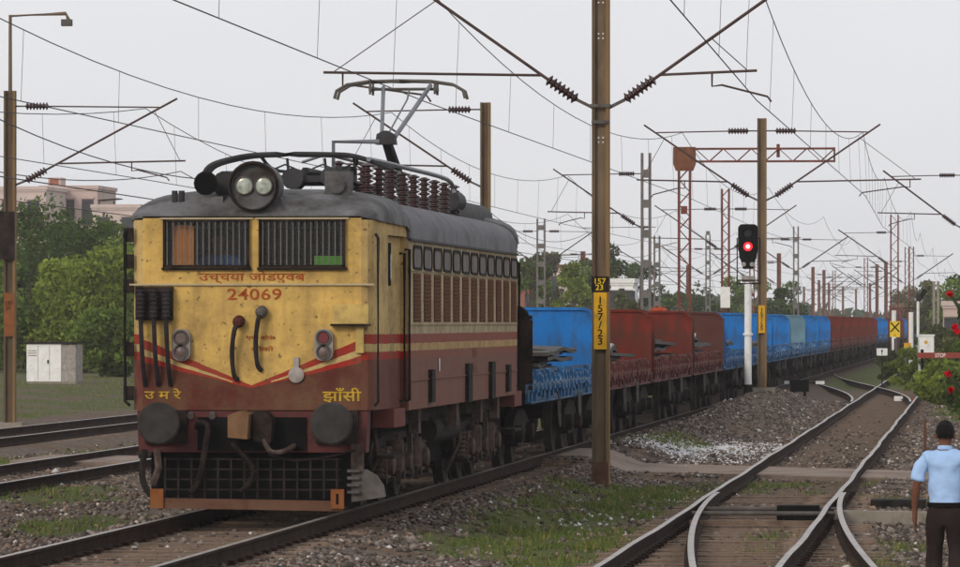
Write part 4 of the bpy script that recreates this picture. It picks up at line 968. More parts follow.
# left lamp mast
m3, b3 = mast(10, 132, 'beam', 7.75, 'brown mast at the left edge with a lamp arm on top', (1,), w=.22, reach=3.7, m=M['mast'], base=-.33)
MB().tube([(0, 0, 7.7-b3), (0, 0, 9.55-b3), (1.35, 0, 9.6-b3), (1.42, 0, 9.45-b3)], .05, 5).build('lamp_arm', M['mastgrey'], m3); MB().box(1.25, 1.5, -.1, .1, 9.3-b3, 9.46-b3).build('lamp_head', M['greyiron'], m3)
MB().box(-.3, .14, -.22, -.122, 3.7-b3, 4.85-b3).build('switch_box', M['under'], m3)
MB().box(-.12, .12, -.135, -.122, 1.85-b3, 2.9-b3).build('number_panel', M['orange'], m3); text('157\n25', .16, .2, M['black'], (0, -.137, 2.6-b3), 'panel_number', m3)
# masts beyond the train
mast(485.5, 134, 'beam', 7.55, 'brown mast rising behind the locomotive roof', (-1,), w=.19, m=M['mast'], base=-.33)
mast(646, 192, 'batten', 8.1, 'grey battened twin-channel mast behind the red wagons', (-1,), w=.27)
g4, bz4 = mast(684.5, 209, 'lattice', 8.55, 'rust-red lattice gantry mast with a beam reaching over the train', (), w=.42)
MB().prism([(-.32, 7.95-bz4), (.32, 7.95-bz4), (.42, 8.2-bz4), (.42, 8.85-bz4), (-.42, 8.85-bz4), (-.42, 8.2-bz4)], 'y', -.22, .22).build('gantry_head', M['rustorange'], g4)
gb = MB(); n = 10; L_ = 5.7
for z in (8.3, 8.78):
    for y in (-.18, .18): gb.box(.42, L_, y-.03, y+.03, z-bz4-.035, z-bz4+.035)
for k in range(n):
    xa, xb = .42+(L_-.42)*k/n, .42+(L_-.42)*(k+1)/n; za, zb = (8.3, 8.78) if k % 2 else (8.78, 8.3)
    for y in (-.18, .18): gb.beam((xa, y, za-bz4), (xb, y, zb-bz4), .03)
gb.box(L_-.04, L_+.02, -.2, .2, 8.26-bz4, 8.82-bz4); gb.build('gantry_beam', M['rust'], g4)
MB().box(3.5, 3.62, -.1, .1, 8.45-bz4, 8.95-bz4).build('pulley_hanger', M['rust'], g4)
MB().box(-.12, .12, -.3, -.22, 6.3-bz4, 6.6-bz4).build('clamp', M['rust'], g4)
mast(725.5, 252, 'lattice', 8.3, 'rust lattice mast carrying a white board left of the signal', (-1, 1), w=.32, tube=.03)
wb = at(725.5, 294, 251.5); p_ = thing('notice_board', 'white board strapped to the lattice mast left of the signal', 'board', (wb.x, wb.y-.2, 2.85)); MB().box(-.22, .22, -.02, .02, 0, .95).build('board', M['white'], p_); MB().box(-.05, .05, .02, .06, -.0, .9).build('board_back', M['greyiron'], p_)
mast(541, 314, 'batten', 8.1, 'battened grey mast behind the rear of the locomotive', (1, -1), w=.42, tube=.035)
mast(657, 300, 'batten', 6.9, 'short twin-post mast with fittings right of the battened mast', (-1,), w=.28, tube=.03, hb=5.0, top=6.8)
mast(708, 390, 'batten', 8.4, 'thin far mast between the gantry and the lattice mast', (-1, 1), w=.28, tube=.04)
mast(796, 345, 'batten', 8.2, 'grey battened mast standing beyond the blue wagons', (-1, 1), w=.28, tube=.04, m=M['steelgrey'])
mast(894.5, 318, 'lattice', 8.4, 'lattice mast behind the yellow cross sign', (-1,), w=.42, tube=.04)
mast(967, 194, 'batten', 8.0, 'mast at the right edge whose bracket reaches over the siding', (-1,), w=.3, tube=.035, reach=2.6)
k = 0
nth = ['leftmost', 'second', 'third', 'fourth', 'fifth', 'sixth', 'seventh', 'eighth', 'ninth', 'tenth', 'eleventh', 'twelfth', 'thirteenth', 'fourteenth', 'fifteenth', 'sixteenth', 'seventeenth', 'eighteenth', 'rightmost']
for px, d, kind, zt, sides in sorted(((813, 600, 'beam', 8.2, (1,)), (819, 760, 'beam', 8, (1,)), (824, 634, 'beam', 8.2, (1,)), (829, 820, 'beam', 8, (1,)), (834, 640, 'lattice', 8.2, (1, -1)), (866, 520, 'lattice', 8.3, (1, -1)), (877, 610, 'beam', 8.6, (-1,)), (886, 560, 'beam', 8.3, (-1,)), (907, 470, 'lattice', 8.6, (-1,)), (911.5, 430, 'lattice', 8.1, (1,)), (804, 900, 'beam', 8, (1,)), (843, 900, 'beam', 8, (-1,)), (856, 980, 'beam', 8, (-1,)), (779, 480, 'beam', 8.2, (-1,)), (752, 420, 'batten', 7.8, (-1,)), (870, 820, 'beam', 8, (1,)), (583, 420, 'beam', 7.6, (-1,)), (616, 520, 'beam', 8, (1,)), (688, 560, 'beam', 8, (-1,)))):
    k += 1; mast(px, d, kind, zt, f'thin far rust-red mast, {nth[k-1]} from the left in the distant row' if 1 < k < 19 else f'thin far rust-red mast, {nth[k-1]} of the distant row', sides, w=.32, tube=.045, m=M['rust'], group='far masts down the line', foot=False)
# other long cantilever-like poles
up = at(936, 340, 330); u_ = thing('utility_pole', 'grey concrete twin pole with a side arm right of the white signal post', 'utility pole', (up.x, up.y, gz(up.x, up.y)))
for x in (-.13, .13): MB().prism([(x-.08, -.1), (x+.08, -.1), (x+.08, .1), (x-.08, .1)], 'z', 0, 5.0).build('pole_leg', M['concrete'], u_)
for z in (.8, 1.8, 2.8, 3.8, 4.7): MB().box(-.13, .13, -.06, .06, z, z+.12).build('pole_tie', M['concrete'], u_)
MB().tube([(0, 0, 4.95), (-.7, 0, 5.0)], .035).build('side_arm', M['greyiron'], u_)

# ------------------------------------------------------------------ overhead wires
def line(name, label, X, sup, rad, zc=5.6, zs=7.32, sag=1.0, drop_max=200):
    t = thing(name, label, 'overhead line')
    xs = X if callable(X) else (lambda y: X)
    st = lambda i: .18*(-1 if i % 2 else 1)
    cw = []; 
    for i, y in enumerate(sup): cw.append((xs(y)+st(i), y, zc))
    rad *= .78
    MB().tube(cw, rad, 5).build('contact_wire', M['wire'], t)
    mw = []
    for i, (a, b) in enumerate(zip(sup, sup[1:])):
        for k in range(16):
            u = k/16; y = a+(b-a)*u; mw.append((xs(y)+(st(i)*(1-u)+st(i+1)*u)*.6, y, zs-sag*4*u*(1-u)*(b-a)**2/66**2))
    mw.append((xs(sup[-1]), sup[-1], zs)); MB().tube(mw, rad, 5).build('messenger_wire', M['wire'], t)
    for i, (a, b) in enumerate(zip(sup, sup[1:])):
        if a > drop_max: break
        n_ = 7
        for k in range(n_):
            u = (k+.5)/n_; y = a+(b-a)*u; x = xs(y)+st(i)*(1-u)+st(i+1)*u; xm = xs(y)+(st(i)*(1-u)+st(i+1)*u)*.6
            MB().cyl((x, y, zc), (xm, y, zs-sag*4*u*(1-u)*(b-a)**2/66**2), rad*.42, n=4).build('dropper', M['wire'], t)
line('overhead_line', 'contact and messenger wires above the locomotive and train', XT1-.2, [19, 84.3, 148.4, 209, 268, 330, 392, 454, 520, 600, 700], .011)
line('overhead_line', 'contact and messenger wires over the empty right-hand siding', lambda y: float(xt2(y))-.42, [19, 84.3, 148.4, 196, 256, 317, 380, 440, 520, 600, 700], .011)
line('overhead_line', 'wires above the weedy track left of the train', XT3+.2, [6, 70, 133.5, 191, 252, 314, 390, 470, 560, 700], .012)
line('overhead_line', 'wires on the lamp mast bracket above the far left track', XT4+.1, [1, 65, 130.5, 196, 260, 325, 390, 470, 560, 700], .013)
line('overhead_line', 'distant wires over the tracks beyond the far left trees', -27.6, [120, 185, 250, 314, 380, 450, 520, 700], .02, drop_max=0)
line('overhead_line', 'distant wires crossing at the twin-channel mast behind the locomotive', -23.4, [120, 185, 250, 314, 380, 450, 520, 700], .02, drop_max=0)

# ------------------------------------------------------------------ signals and signs
sp_ = at(748, 400, 145); sbz = gz(sp_.x, sp_.y)-.03
sg = thing('railway_signal', 'colour light signal showing red on a white post', 'railway signal', (sp_.x, sp_.y, sbz))
MB().cyl((0, 0, .3), (0, 0, 3.2-sbz), .095, n=14).build('post', M['white'], sg, True)
MB().cyl((0, 0, 0), (0, 0, .3), .12, n=14).build('post_base', M['black'], sg, True)
MB().lathe([(.13, 0), (.13, .06)], (0, 0, 1.85-sbz), (0, 0, 1), 14).build('post_collar', M['white'], sg)
zt = 4.76-sbz; zb = 4.02-sbz
hd = MB(); hd.prism([(u, (zt+zb)/2+v) for u, v in rrect(.52, .78, .12, 5)], 'y', -.06, .16); hd.prism([(-.22, zb-.16), (.22, zb-.16), (.24, zb+.05), (-.24, zb+.05)], 'y', -.05, .15)
hd.prism([(-.13, zb-.42), (.13, zb-.42), (.2, zb-.16), (-.2, zb-.16)], 'y', -.03, .12); hd.build('signal_head', M['black'], sg)
for z, lit in ((zt-.2, 0), (zb+.17, 1)):
    hood = MB(); pr = []
    for k in range(13):
        a = R(-20+220*k/12); pr.append((.135*math.cos(a), .135*math.sin(a)))
    vs = [(u, -.06, z+v) for u, v in pr]+[(u, -.06-.24*(.5+.5*max(0, v/.135)), z+v) for u, v in pr]
    hood.add(vs, [(i, i+1, 14+i, 13+i) for i in range(12)]); hood.build('lamp_hood', M['black'], sg)
    MB().lathe([(.115, 0), (.1, .02), (.05, .035)], (0, -.06, z), (0, -1, 0), 18).build('red_lamp' if lit else 'unlit_lamp', M['lamp_on'] if lit else M['bwin'], sg)
MB().lathe([(.06, 0), (.04, .015)], (0, -.094, zb+.17), (0, -1, 0), 14).build('lamp_core', M['lamp_core'], sg)
for s_ in (-1, 1): MB().lathe([(.06, 0), (.06, .06)], (s_*.11, -.05, zb-.3), (0, -1, 0), 10).build('route_lamp', M['lampgrey'], sg)
cage = MB()
for x in (-.29, .31): cage.tube([(x, .1, zt-.35), (x, .1, 3.2-sbz)], .018)
cage.tube([(-.29, .1, zt-.35), (-.2, .1, zt-.35)], .018); cage.tube([(.31, .1, zt-.35), (.2, .1, zt-.35)], .018); cage.box(-.3, .32, -.05, .35, 3.19-sbz, 3.23-sbz); cage.tube([(-.3, -.05, 3.3-sbz), (.32, -.05, 3.3-sbz)], .02)
cage.build('service_platform', M['under'], sg)
MB().box(-.16, .16, -.03, .03, 3.25-sbz, 3.42-sbz).build('signal_bracket', M['lampgrey'], sg)
def sign(name, label, cat, px, d, z0): 
    p = at(px, 340, d); b = gz(p.x, p.y); return thing(name, label, cat, (p.x, p.y, b)), b
s1, b = sign('cross_sign', 'yellow board with a black cross on a post at the lattice mast', 'sign', 895, 300, 0)
MB().cyl((0, .06, 0), (0, .06, 1.3-b), .05).build('post', M['under'], s1)
MB().box(-.28, .28, -.015, .015, 1.38-b, 2.24-b).build('board', M['signyellow'], s1)
for s_ in (-1, 1): MB().beam((-.24*s_, -.022, 1.66-b), (.24*s_, -.022, 2.17-b), .012, .075).build('cross_bar', M['black'], s1)
MB().lathe([(.07, 0), (.06, .03)], (0, -.016, 1.5-b), (0, -1, 0), 10).build('reflector', M['yellow'], s1)
s2, b = sign('marker_post', 'white sleeve post above the yellow cross sign', 'post', 894, 312, 0); MB().cyl((0, -.3, 0), (0, -.3, 2.85-b), .13, n=10).build('sleeve', M['white'], s2)
s2, b = sign('marker_post', 'short white post with orange edge right of the cross sign', 'post', 911, 306, 0); MB().cyl((0, 0, 0), (0, 0, 2.75-b), .13, n=10).build('sleeve', M['white'], s2); MB().cyl((-.16, .05, .6), (-.16, .05, 2.75-b), .05).build('side_pipe', M['orange'], s2)
s3, b = sign('signal_post', 'tall white signal post with its dark arm raised, seen side on', 'signal post', 918, 290, 0)
MB().cyl((0, 0, 0), (0, 0, 3.3-b), .075, n=10).build('post', M['white'], s3); MB().beam((0, 0, 3.3-b), (.4, .1, 3.9-b), .12, .22).build('signal_arm', M['black'], s3); MB().box(-.08, .12, -.06, .1, 3.28-b, 3.7-b).build('lamp_housing', M['under'], s3)
s4, b = sign('cabinet', 'white relay cabinet with a round yellow mark beside the red boom', 'cabinet', 926, 190, 0)
MB().box(-.27, .27, 0, .4, b*0-.0, 1.72-b).build('cabinet_body', M['white'], s4); MB().box(-.3, .3, -.03, .43, 1.72-b, 1.77-b).build('cabinet_roof', M['white'], s4); MB().lathe([(.06, 0), (.06, .01)], (0, 0, 1.5-b), (0, -1, 0), 12).build('round_mark', M['yellow'], s4); MB().box(-.25, -.24, -.006, 0, .1, 1.6-b).build('door_seam', M['under'], s4)
s5, b = sign('barrier_boom', 'red boom lettered STOP across the right edge by the shrubs', 'barrier', 922, 180, 0)
MB().cyl((0, .1, 0), (0, .1, 1.3-b), .05).build('post', M['black'], s5); MB().box(-.15, 2.6, -.03, .03, 1.02-b, 1.2-b).build('boom', M['signred'], s5); text('STOP', .34, .13, M['white'], (.6, -.032, 1.11-b), 'boom_lettering', s5)
s6, b = sign('shunt_sign', 'small white board with a black arrow on the gravel between tracks', 'sign', 882, 205, 0); zz = .55
MB().box(-.2, .2, -.012, .012, .95-b, 1.22-b).build('board', M['white'], s6); MB().cyl((0, .03, 0), (0, .03, 1.1-b), .025).build('post', M['under'], s6); MB().prism([(-.015, .98-b), (.015, .98-b), (.015, 1.1-b), (.05, 1.1-b), (0, 1.18-b), (-.05, 1.1-b), (-.015, 1.1-b)], 'y', -.02, -.0125).build('arrow', M['black'], s6)
s7, b = sign('small_board', 'small orange board on a stub right of the cross sign', 'sign', 907.5, 250, 0); MB().box(-.16, .16, -.012, .012, .9-b, 1.25-b).build('board', M['yellow'], s7); MB().cyl((0, .03, 0), (0, .03, 1-b), .03).build('post', M['under'], s7)
s8, b = sign('kerb_stone', 'white painted marker stone with red end lying by the rail crossing', 'marker stone', 899, 178, 0); MB().box(-.16, .16, -.1, .1, 0, .16).build('stone', M['white'], s8); MB().box(.165, .45, -.08, .08, 0, .1).build('red_end', M['signred'], s8)
# ground disc signal by the train
pg = at(800, 393, 176); b = gz(pg.x, pg.y)
s9 = thing('point_indicator', 'dark low point box with white end boards on the gravel bank', 'point box', (pg.x, pg.y, b))
MB().box(-.32, .28, -.15, .2, .12, .5).build('case', M['black'], s9)
for x in (-.2, .15): MB().box(x-.04, x+.04, -.05, .05, -.05, .12).build('leg', M['black'], s9)
MB().box(-.5, -.34, -.02, .02, .36, .47).build('end_board', M['white'], s9); MB().box(.5, .78, -.02, .02, .36, .46).build('end_board', M['white'], s9); MB().cyl((.28, 0, .41), (.5, 0, .41), .015).build('rod', M['black'], s9); MB().cyl((-.34, 0, .41), (-.3, 0, .41), .015).build('rod', M['black'], s9)
# left white cabinet
pc = at(51, 397, 183); b = gz(pc.x, pc.y)-.02
cb = thing('equipment_cabinet', 'white trackside cabinet with dark roof below the left trees', 'cabinet', (pc.x, pc.y, b), None, R(-8))
MB().box(-.85, .35, 0, .8, .1, 1.35).build('body', M['white'], cb); MB().box(.353, .85, .03, .8, .1, 1.33).build('side_door', M['lampgrey'], cb); MB().box(-.9, .9, -.06, .86, 1.352, 1.42).build('roof', M['under'], cb); MB().box(-.85, .85, .02, .78, 0, .1).build('plinth', M['concrete'], cb)
for z in (.95, 1.03, 1.11): MB().box(-.8, -.5, -.012, -.001, z, z+.03).build('vent', M['lampgrey'], cb)
MB().box(-.12, -.08, -.03, -.001, .7, .82).build('handle', M['under'], cb)
for x in (-.45, -.05): MB().box(x-.004, x+.004, -.006, -.001, .15, 1.3).build('door_seam', M['under'], cb)
# stake, beam, drain cover on the right
pp = at(925, 445, 101); MB()
tag(MB().cyl((0, 0, -.1), (0, 0, .78), .028).build('stake', M['rustbar'], None, False, (pp.x, pp.y, gz(pp.x, pp.y))), 'thin rusty stake standing in the gravel behind the man', 'stake')
pp = at(890, 525, 69.5); bm_o = MB().prism([(-.72, -.02), (.62, -.02), (.64, .16), (-.7, .18)], 'y', -.12, .12).build('concrete_beam', M['concrete'], None, False, (pp.x, pp.y, gz(pp.x, pp.y))); tag(bm_o, 'old concrete beam lying on the ground left of the man', 'concrete beam'); bm_o.rotation_euler = (0, 0, R(4))
pp = at(893, 508, 75); tag(MB().box(-.3, .45, -.3, .3, -.05, .13).build('cable_box', M['dark'], None, False, (pp.x, pp.y, gz(pp.x, pp.y))), 'dark low cable box behind the concrete beam', 'cable box')

# ------------------------------------------------------------------ man walking
mp = at(945, 567, 49.0); mzb = gz(mp.x, mp.y)
man = thing('person', 'man in a light blue shirt and dark trousers walking away at the right edge', 'person', (mp.x, mp.y, mzb))
J = [(0, 0, .92, .12, .09), (0, 0, 1.06, .10, .075), (0, .0, 1.22, .115, .08), (0, .0, 1.34, .10, .075), (0, .005, 1.42, .06), (0, .02, 1.455, .054), (0, .03, 1.51, .066, .078), (0, .035, 1.565, .074, .09), (0, .03, 1.615, .058, .068),
     (-.16, 0, 1.335, .045), (-.222, -.02, 1.23, .042), (-.25, -.03, 1.12, .04), (-.265, .0, 1.0, .038), (-.27, .035, .88, .027), (-.272, .045, .83, .028, .035), (-.272, .055, .775, .028, .04),
     (.16, 0, 1.335, .045), (.222, .02, 1.23, .042), (.25, .03, 1.12, .04), (.262, .08, 1.0, .038), (.262, .14, .89, .027), (.26, .16, .84, .022, .035), (.258, .18, .785, .02, .04),
     (-.09, .0, .86, .085), (-.095, .10, .5, .06), (-.10, .06, .3, .058), (-.1, -.0, .09, .04), (-.1, .06, .04, .04), (-.1, .17, .03, .03),
     (.09, .0, .86, .085), (.095, .03, .5, .06), (.1, -.10, .3, .058), (.1, -.24, .12, .04), (.1, -.2, .05, .04), (.1, -.1, .03, .03)]
E = [(0, 1), (1, 2), (2, 3), (3, 4), (4, 5), (5, 6), (6, 7), (7, 8), (3, 9), (9, 10), (10, 11), (11, 12), (12, 13), (13, 14), (14, 15), (3, 16), (16, 17), (17, 18), (18, 19), (19, 20), (20, 21), (21, 22), (0, 23), (23, 24), (24, 25), (25, 26), (26, 27), (27, 28), (0, 29), (29, 30), (30, 31), (31, 32), (32, 33), (33, 34)]
for sd, pi_, cen in ((-1, 15, (-.272, .055, .775)), (1, 22, (.258, .18, .785))):
    for k, (dy, L_) in enumerate(((-.03, .062), (-.01, .075), (.012, .078), (.033, .07))):
        i0 = len(J); x, y, z = cen
        J += [(x, y+dy, z-.025, .0095), (x-sd*.004, y+dy*1.15+.006, z-.025-L_*.55, .0085), (x-sd*.018, y+dy*1.15+.014, z-.025-L_, .007)]
        E += [(pi_, i0), (i0, i0+1), (i0+1, i0+2)]
    i0 = len(J); x, y, z = cen; J += [(x-sd*.004, y+.045, z+.012, .011), (x-sd*.012, y+.068, z-.02, .009), (x-sd*.016, y+.07, z-.05, .008)]; E += [(pi_-1, i0), (i0, i0+1), (i0+1, i0+2)]
body = skin('body', J, E, M['skin'], man, 2)
skin('shirt', [(0, 0, .86, .165, .125), (0, 0, .97, .155, .118), (0, -.005, 1.12, .16, .118), (0, -.005, 1.27, .178, .122), (0, -.003, 1.355, .15, .105), (0, .004, 1.43, .07, .07),
     (-.165, 0, 1.335, .064), (-.212, -.012, 1.27, .066), (-.24, -.022, 1.17, .068), (-.25, -.026, 1.12, .07), (.165, 0, 1.335, .064), (.212, .012, 1.27, .066), (.24, .022, 1.17, .068), (.25, .026, 1.12, .07)],
     [(0, 1), (1, 2), (2, 3), (3, 4), (4, 5), (4, 6), (6, 7), (7, 8), (8, 9), (4, 10), (10, 11), (11, 12), (12, 13)], M['shirt'], man, 3, 2, folds=.012)
MB().lathe([(.066, 0), (.07, .015), (.062, .038), (.055, .038)], (0, .008, 1.41), (0, .1, 1), 16).build('collar', M['shirt'], man, True)
skin('trousers', [(0, 0, 1.0, .15, .112), (0, -.01, .86, .158, .12), (-.088, .01, .78, .095), (-.096, .105, .5, .078), (-.1, .06, .3, .075), (-.1, .0, .1, .075), (.088, .0, .78, .095), (.096, .035, .5, .078), (.1, -.09, .3, .075), (.1, -.22, .13, .075)],
     [(0, 1), (1, 2), (2, 3), (3, 4), (4, 5), (1, 6), (6, 7), (7, 8), (8, 9)], M['trousers'], man, 3, 1, folds=.010)
MB().lathe([(1, -.5), (1.01, 0), (1, .5)], (0, 0, 0), (0, 0, 1), 20)
bl = MB().lathe([(.157, -.02), (.159, .0), (.157, .02)], (0, 0, 0), (0, 0, 1), 24).build('belt', M['black'], man, True, (0, -.002, .925)); bl.scale = (1.02, .79, 1)
hm = MB(); N1, N2 = 14, 20; vs = []; fs = []
for i in range(N1+1):
    th = math.pi*.66*i/N1
    for k in range(N2):
        a = 2*math.pi*k/N2; front = math.sin(a); lim = 1.0 if front < .3 else .62
        t_ = th*lim; r_ = 1.02+.14*(random.random()-.5)
        vs.append((.082*r_*math.sin(t_)*math.cos(a), .105*r_*math.sin(t_)*math.sin(a), .104*r_*math.cos(t_)**(1 if math.cos(t_)<0 else .85) if math.cos(t_)>0 else .104*r_*math.cos(t_)))
for i in range(N1):
    for k in range(N2): fs.append((i*N2+k, i*N2+(k+1) % N2, (i+1)*N2+(k+1) % N2, (i+1)*N2+k))
hm.add(vs, fs).build('hair', M['hair'], man, True, (0, .026, 1.567))
for sd in (-1, 1):
    MB().lathe([(.014, 0), (.028, .006), (.024, .016)], (sd*.074, .022, 1.535), (sd, -.3, 0), 10).build('ear', M['skin'], man, True)
    MB().lathe([(.011, 0), (.007, .005)], (sd*.03, .118, 1.56), (0, 1, 0), 8).build('eye', M['white'], man)
    MB().prism(rrect(.09, .27, .04), 'z', 0, .07).build('shoe', M['black'], man, True, (sd*.1, .09 if sd < 0 else -.13, .0))
MB().prism([(-.014, 1.52), (.014, 1.52), (.006, 1.565), (-.006, 1.565)], 'y', .11, .145).build('nose', M['skin'], man)
MB().box(-.022, .022, .108, .118, 1.49, 1.497).build('mouth', M['red_cap'], man)

# ------------------------------------------------------------------ foliage
def cards(name, P, size, tints, m, parent=None, loc=None, aspect=.55, up=0.):
    n = len(P); nr = rng.normal(size=(n, 3)); nr[:, 2] += up; nr /= np.linalg.norm(nr, axis=1)[:, None]
    a = np.cross(nr, rng.normal(size=(n, 3))); a /= np.linalg.norm(a, axis=1)[:, None]; b = np.cross(nr, a)
    s = (size*rng.uniform(.4, 1.7, n)**1.2)[:, None]; a = a*s; b = b*s*aspect
    V = np.stack([P-a, P+b*.9-a*.1, P+a, P-b], 1).reshape(-1, 3)
    me = bpy.data.meshes.new(name); me.vertices.add(4*n); me.vertices.foreach_set('co', V.ravel())
    me.loops.add(4*n); me.loops.foreach_set('vertex_index', np.arange(4*n)); me.polygons.add(n); me.polygons.foreach_set('loop_start', np.arange(0, 4*n, 4)); me.update(calc_edges=True)
    at_ = me.attributes.new('tint', 'FLOAT_COLOR', 'FACE'); at_.data.foreach_set('color', np.concatenate([tints, np.ones((n, 1))], 1).ravel()); me.materials.append(m)
    return link(name, me, parent, loc)
def blob_pts(n, c, r, shell=.55):
    d = rng.normal(size=(n, 3)); d /= np.linalg.norm(d, axis=1)[:, None]
    u = rng.uniform(shell**3, 1, n)**(1/3); return np.array(c)+d*u[:, None]*np.array(r)
def tints(n, c, var=.3, yel=.12):
    c = np.array(c); v = rng.uniform(1-var, 1+var, (n, 1)); t = c*v; t[:, 0] += rng.uniform(0, yel, n)*c[1]; return t
def tree(name, label, x, y, h, w, col, nclump=16, nleaf=2600, leaf=.2, trunk=True, cat='tree', group=None, low=.25, base=None):
    b = gz(x, y) if base is None else base
    t = thing(name, label, cat, (x, y, b), group)
    P = []; T = []; cl = []
    for k in range(nclump):
        u = random.uniform(low, .88); rad = w/2*math.sin(math.pi*(.18+.76*(u-low)/(1-low)))**.7
        a = random.uniform(0, 6.28); rr_ = rad*random.uniform(.25, .85)
        c = (rr_*math.cos(a), rr_*math.sin(a), u*h); s_ = random.uniform(.10, .25)*w
        cl.append(c); n_ = nleaf//nclump
        P.append(blob_pts(n_, c, (s_, s_, s_*.75), .3)); T.append(tints(n_, np.array(col)*random.uniform(.5, 1.35)))
    P = np.concatenate(P); T = np.concatenate(T); P[:, 2] = np.maximum(P[:, 2], .05)
    cards('crown', P, leaf, T, M['leaf'], t)
    if trunk:
        mb = MB(); r0 = max(.05, h*.022); mb.tube([(0, 0, -.1), (.05*h*.2, 0, h*.25), (0, .03*h, h*.5), (.02, 0, h*.75)], [r0, r0*.8, r0*.55, r0*.2], 7)
        for c in cl[:9]: mb.tube([(0, 0, h*random.uniform(.2, .4)), (c[0]*.5, c[1]*.5, c[2]*.72), c], [r0*.45, r0*.28, r0*.1], 5)
        mb.build('trunk', M['bark'], t)
    return t
GRN = (.11, .17, .03); DGR = (.06, .105, .026); LGR = (.155, .215, .034); OLV = (.09, .105, .035)
trees = [
 (14, 250, 212, 150, DGR, 'big dark tree at the left edge below the pink buildings'),
 (58, 262, 230, 150, DGR, 'dark rounded tree left of the pale palm-like tree'),
 (103, 285, 224, 84, GRN, 'taller tree in front of the pale building'),
 (30, 226, 262, 130, GRN, 'mid green tree behind the white cabinet'),
 (85, 222, 262, 110, LGR, 'light green bushy tree right of the white cabinet'),
 (122, 228, 250, 110, LGR, 'light green tree touching the locomotive edge'),
 (-12, 235, 248, 120, DGR, 'dark tree cut by the left edge behind the lamp mast'),
 (108, 205, 315, 70, GRN, 'low leafy tree between the cabinet and locomotive'),
 (75, 300, 228, 130, GRN, 'green tree in the middle of the left thicket'),
 (140, 260, 244, 120, DGR, 'dark tree half hidden by the locomotive nose'),
]
for px, d, ty, wpx, col, lb in trees:
    p = at(px, 390, d); h = 2.2+(322-ty)*d/F-gz(p.x, p.y); tree('leafy_tree', lb, p.x, p.y, h*1.1, wpx*d/F*1.1, col, 34, 15000, .085, low=.1, group='trees in the left thicket')
for px, d, ty, wpx, col, lb in [
 (575, 330, 264, 48, LGR, 'bright green tree above the first blue wagon'), (610, 380, 244, 52, DGR, 'tall dark tree directly behind the foreground mast'),
 (640, 400, 262, 50, DGR, 'dark tree right of the foreground mast'), (530, 360, 262, 50, GRN, 'dim tree just behind the rear of the locomotive'), (548, 400, 252, 46, OLV, 'olive tree under the battened mast'),
 (590, 420, 258, 60, GRN, 'green tree in front of the long red roof'), (625, 340, 292, 34, OLV, 'small tree in front of the white block'),
 (665, 420, 286, 60, DGR, 'dark tree below the gantry mast'), (705, 430, 283, 70, DGR, 'rounded dark tree behind the lattice mast'), (745, 440, 280, 70, GRN, 'dark tree behind the signal'), (782, 420, 279, 54, DGR, 'last rounded tree right of the second mast'),
 (935, 420, 282, 60, OLV, 'olive tree behind the twin pole'), (958, 360, 268, 62, GRN, 'tall tree at the right edge of the line'), (905, 620, 292, 40, OLV, 'dull tree above the brake van'), (922, 600, 286, 44, OLV, 'dusty tree behind the signal post')]:
    p = at(px, 322, d); h = 2.2+(322-ty)*d/F-gz(p.x, p.y); tree('leafy_tree', lb, p.x, p.y, h*1.1, wpx*d/F, col, 20, 6000, .11, low=.2, group='trees beyond the railway')
# flame tree top
p = at(667, 306, 300); ft = thing('flowering_tree', 'orange flowering tree showing above the red wagons', 'tree', (p.x, p.y, -.3))
P = np.concatenate([blob_pts(700, (random.uniform(-.9, .9), random.uniform(-.6, .6), 2.7+random.uniform(-.5, .5)), (.35, .35, .25), .2) for _ in range(9)]); cards('blossom_crown', P, .09, tints(len(P), (.6, .1, .025), .3, 0), M['petal'], ft)
P = np.concatenate([blob_pts(300, (random.uniform(-1, 1), random.uniform(-.6, .6), 2.1+random.uniform(-.5, .4)), (.5, .5, .4), .2) for _ in range(7)]); cards('leaf_crown', P, .14, tints(len(P), GRN), M['leaf'], ft)
MB().tube([(0, 0, -.1), (.05, 0, 1.2), (0, 0, 2.4)], [.12, .09, .04]).build('trunk', M['bark'], ft)
# distant woods: one mass
N_ = 15000; yy = rng.uniform(880, 1000, N_); xx = rng.uniform(-420, 60, N_); hh = 3+5.5*fbm(xx*.05, xx*0+2)
P = np.stack([xx, yy, rng.uniform(0, 1, N_)**.7*hh-.3], 1); tag(cards('distant_wood', P, .9, tints(N_, (.05, .075, .035)), M['leaf']), 'far belt of trees along the horizon', 'woodland', None, 'stuff')
# shrubs on the right bank
for i, (px, d, ty, wpx, col) in enumerate([(903, 222, 347, 40, LGR), (922, 205, 349, 40, LGR), (940, 190, 347, 46, LGR), (958, 186, 336, 54, GRN), (950, 168, 360, 56, LGR), (930, 170, 368, 36, LGR), (962, 152, 366, 54, GRN), (948, 240, 322, 56, OLV), (930, 265, 328, 44, GRN), (965, 225, 318, 54, OLV), (888, 245, 350, 30, OLV)]):
    p = at(px, 370, d); b_ = gz(p.x, p.y); h = max(.5, 2.2+(322-ty)*d/F-b_)
    lbs = ['pale weedy bush below the small orange board', 'leafy bush left of the boom post', 'bright bush below the white cabinet', 'dense bush at the right edge under the boom', 'low bright bush right of the siding', 'small low bush by the siding rail end', 'dark bush at the right edge near the red flowers', 'olive scrub behind the white cabinet', 'green scrub under the signal post', 'tall olive scrub at the right edge', 'thin scrub left of the small orange board']
    tree('shrub', lbs[i], p.x, p.y, h, wpx*d/F, col, 14, 2400, .075, False, 'shrub', 'shrubs on the right bank', .05)
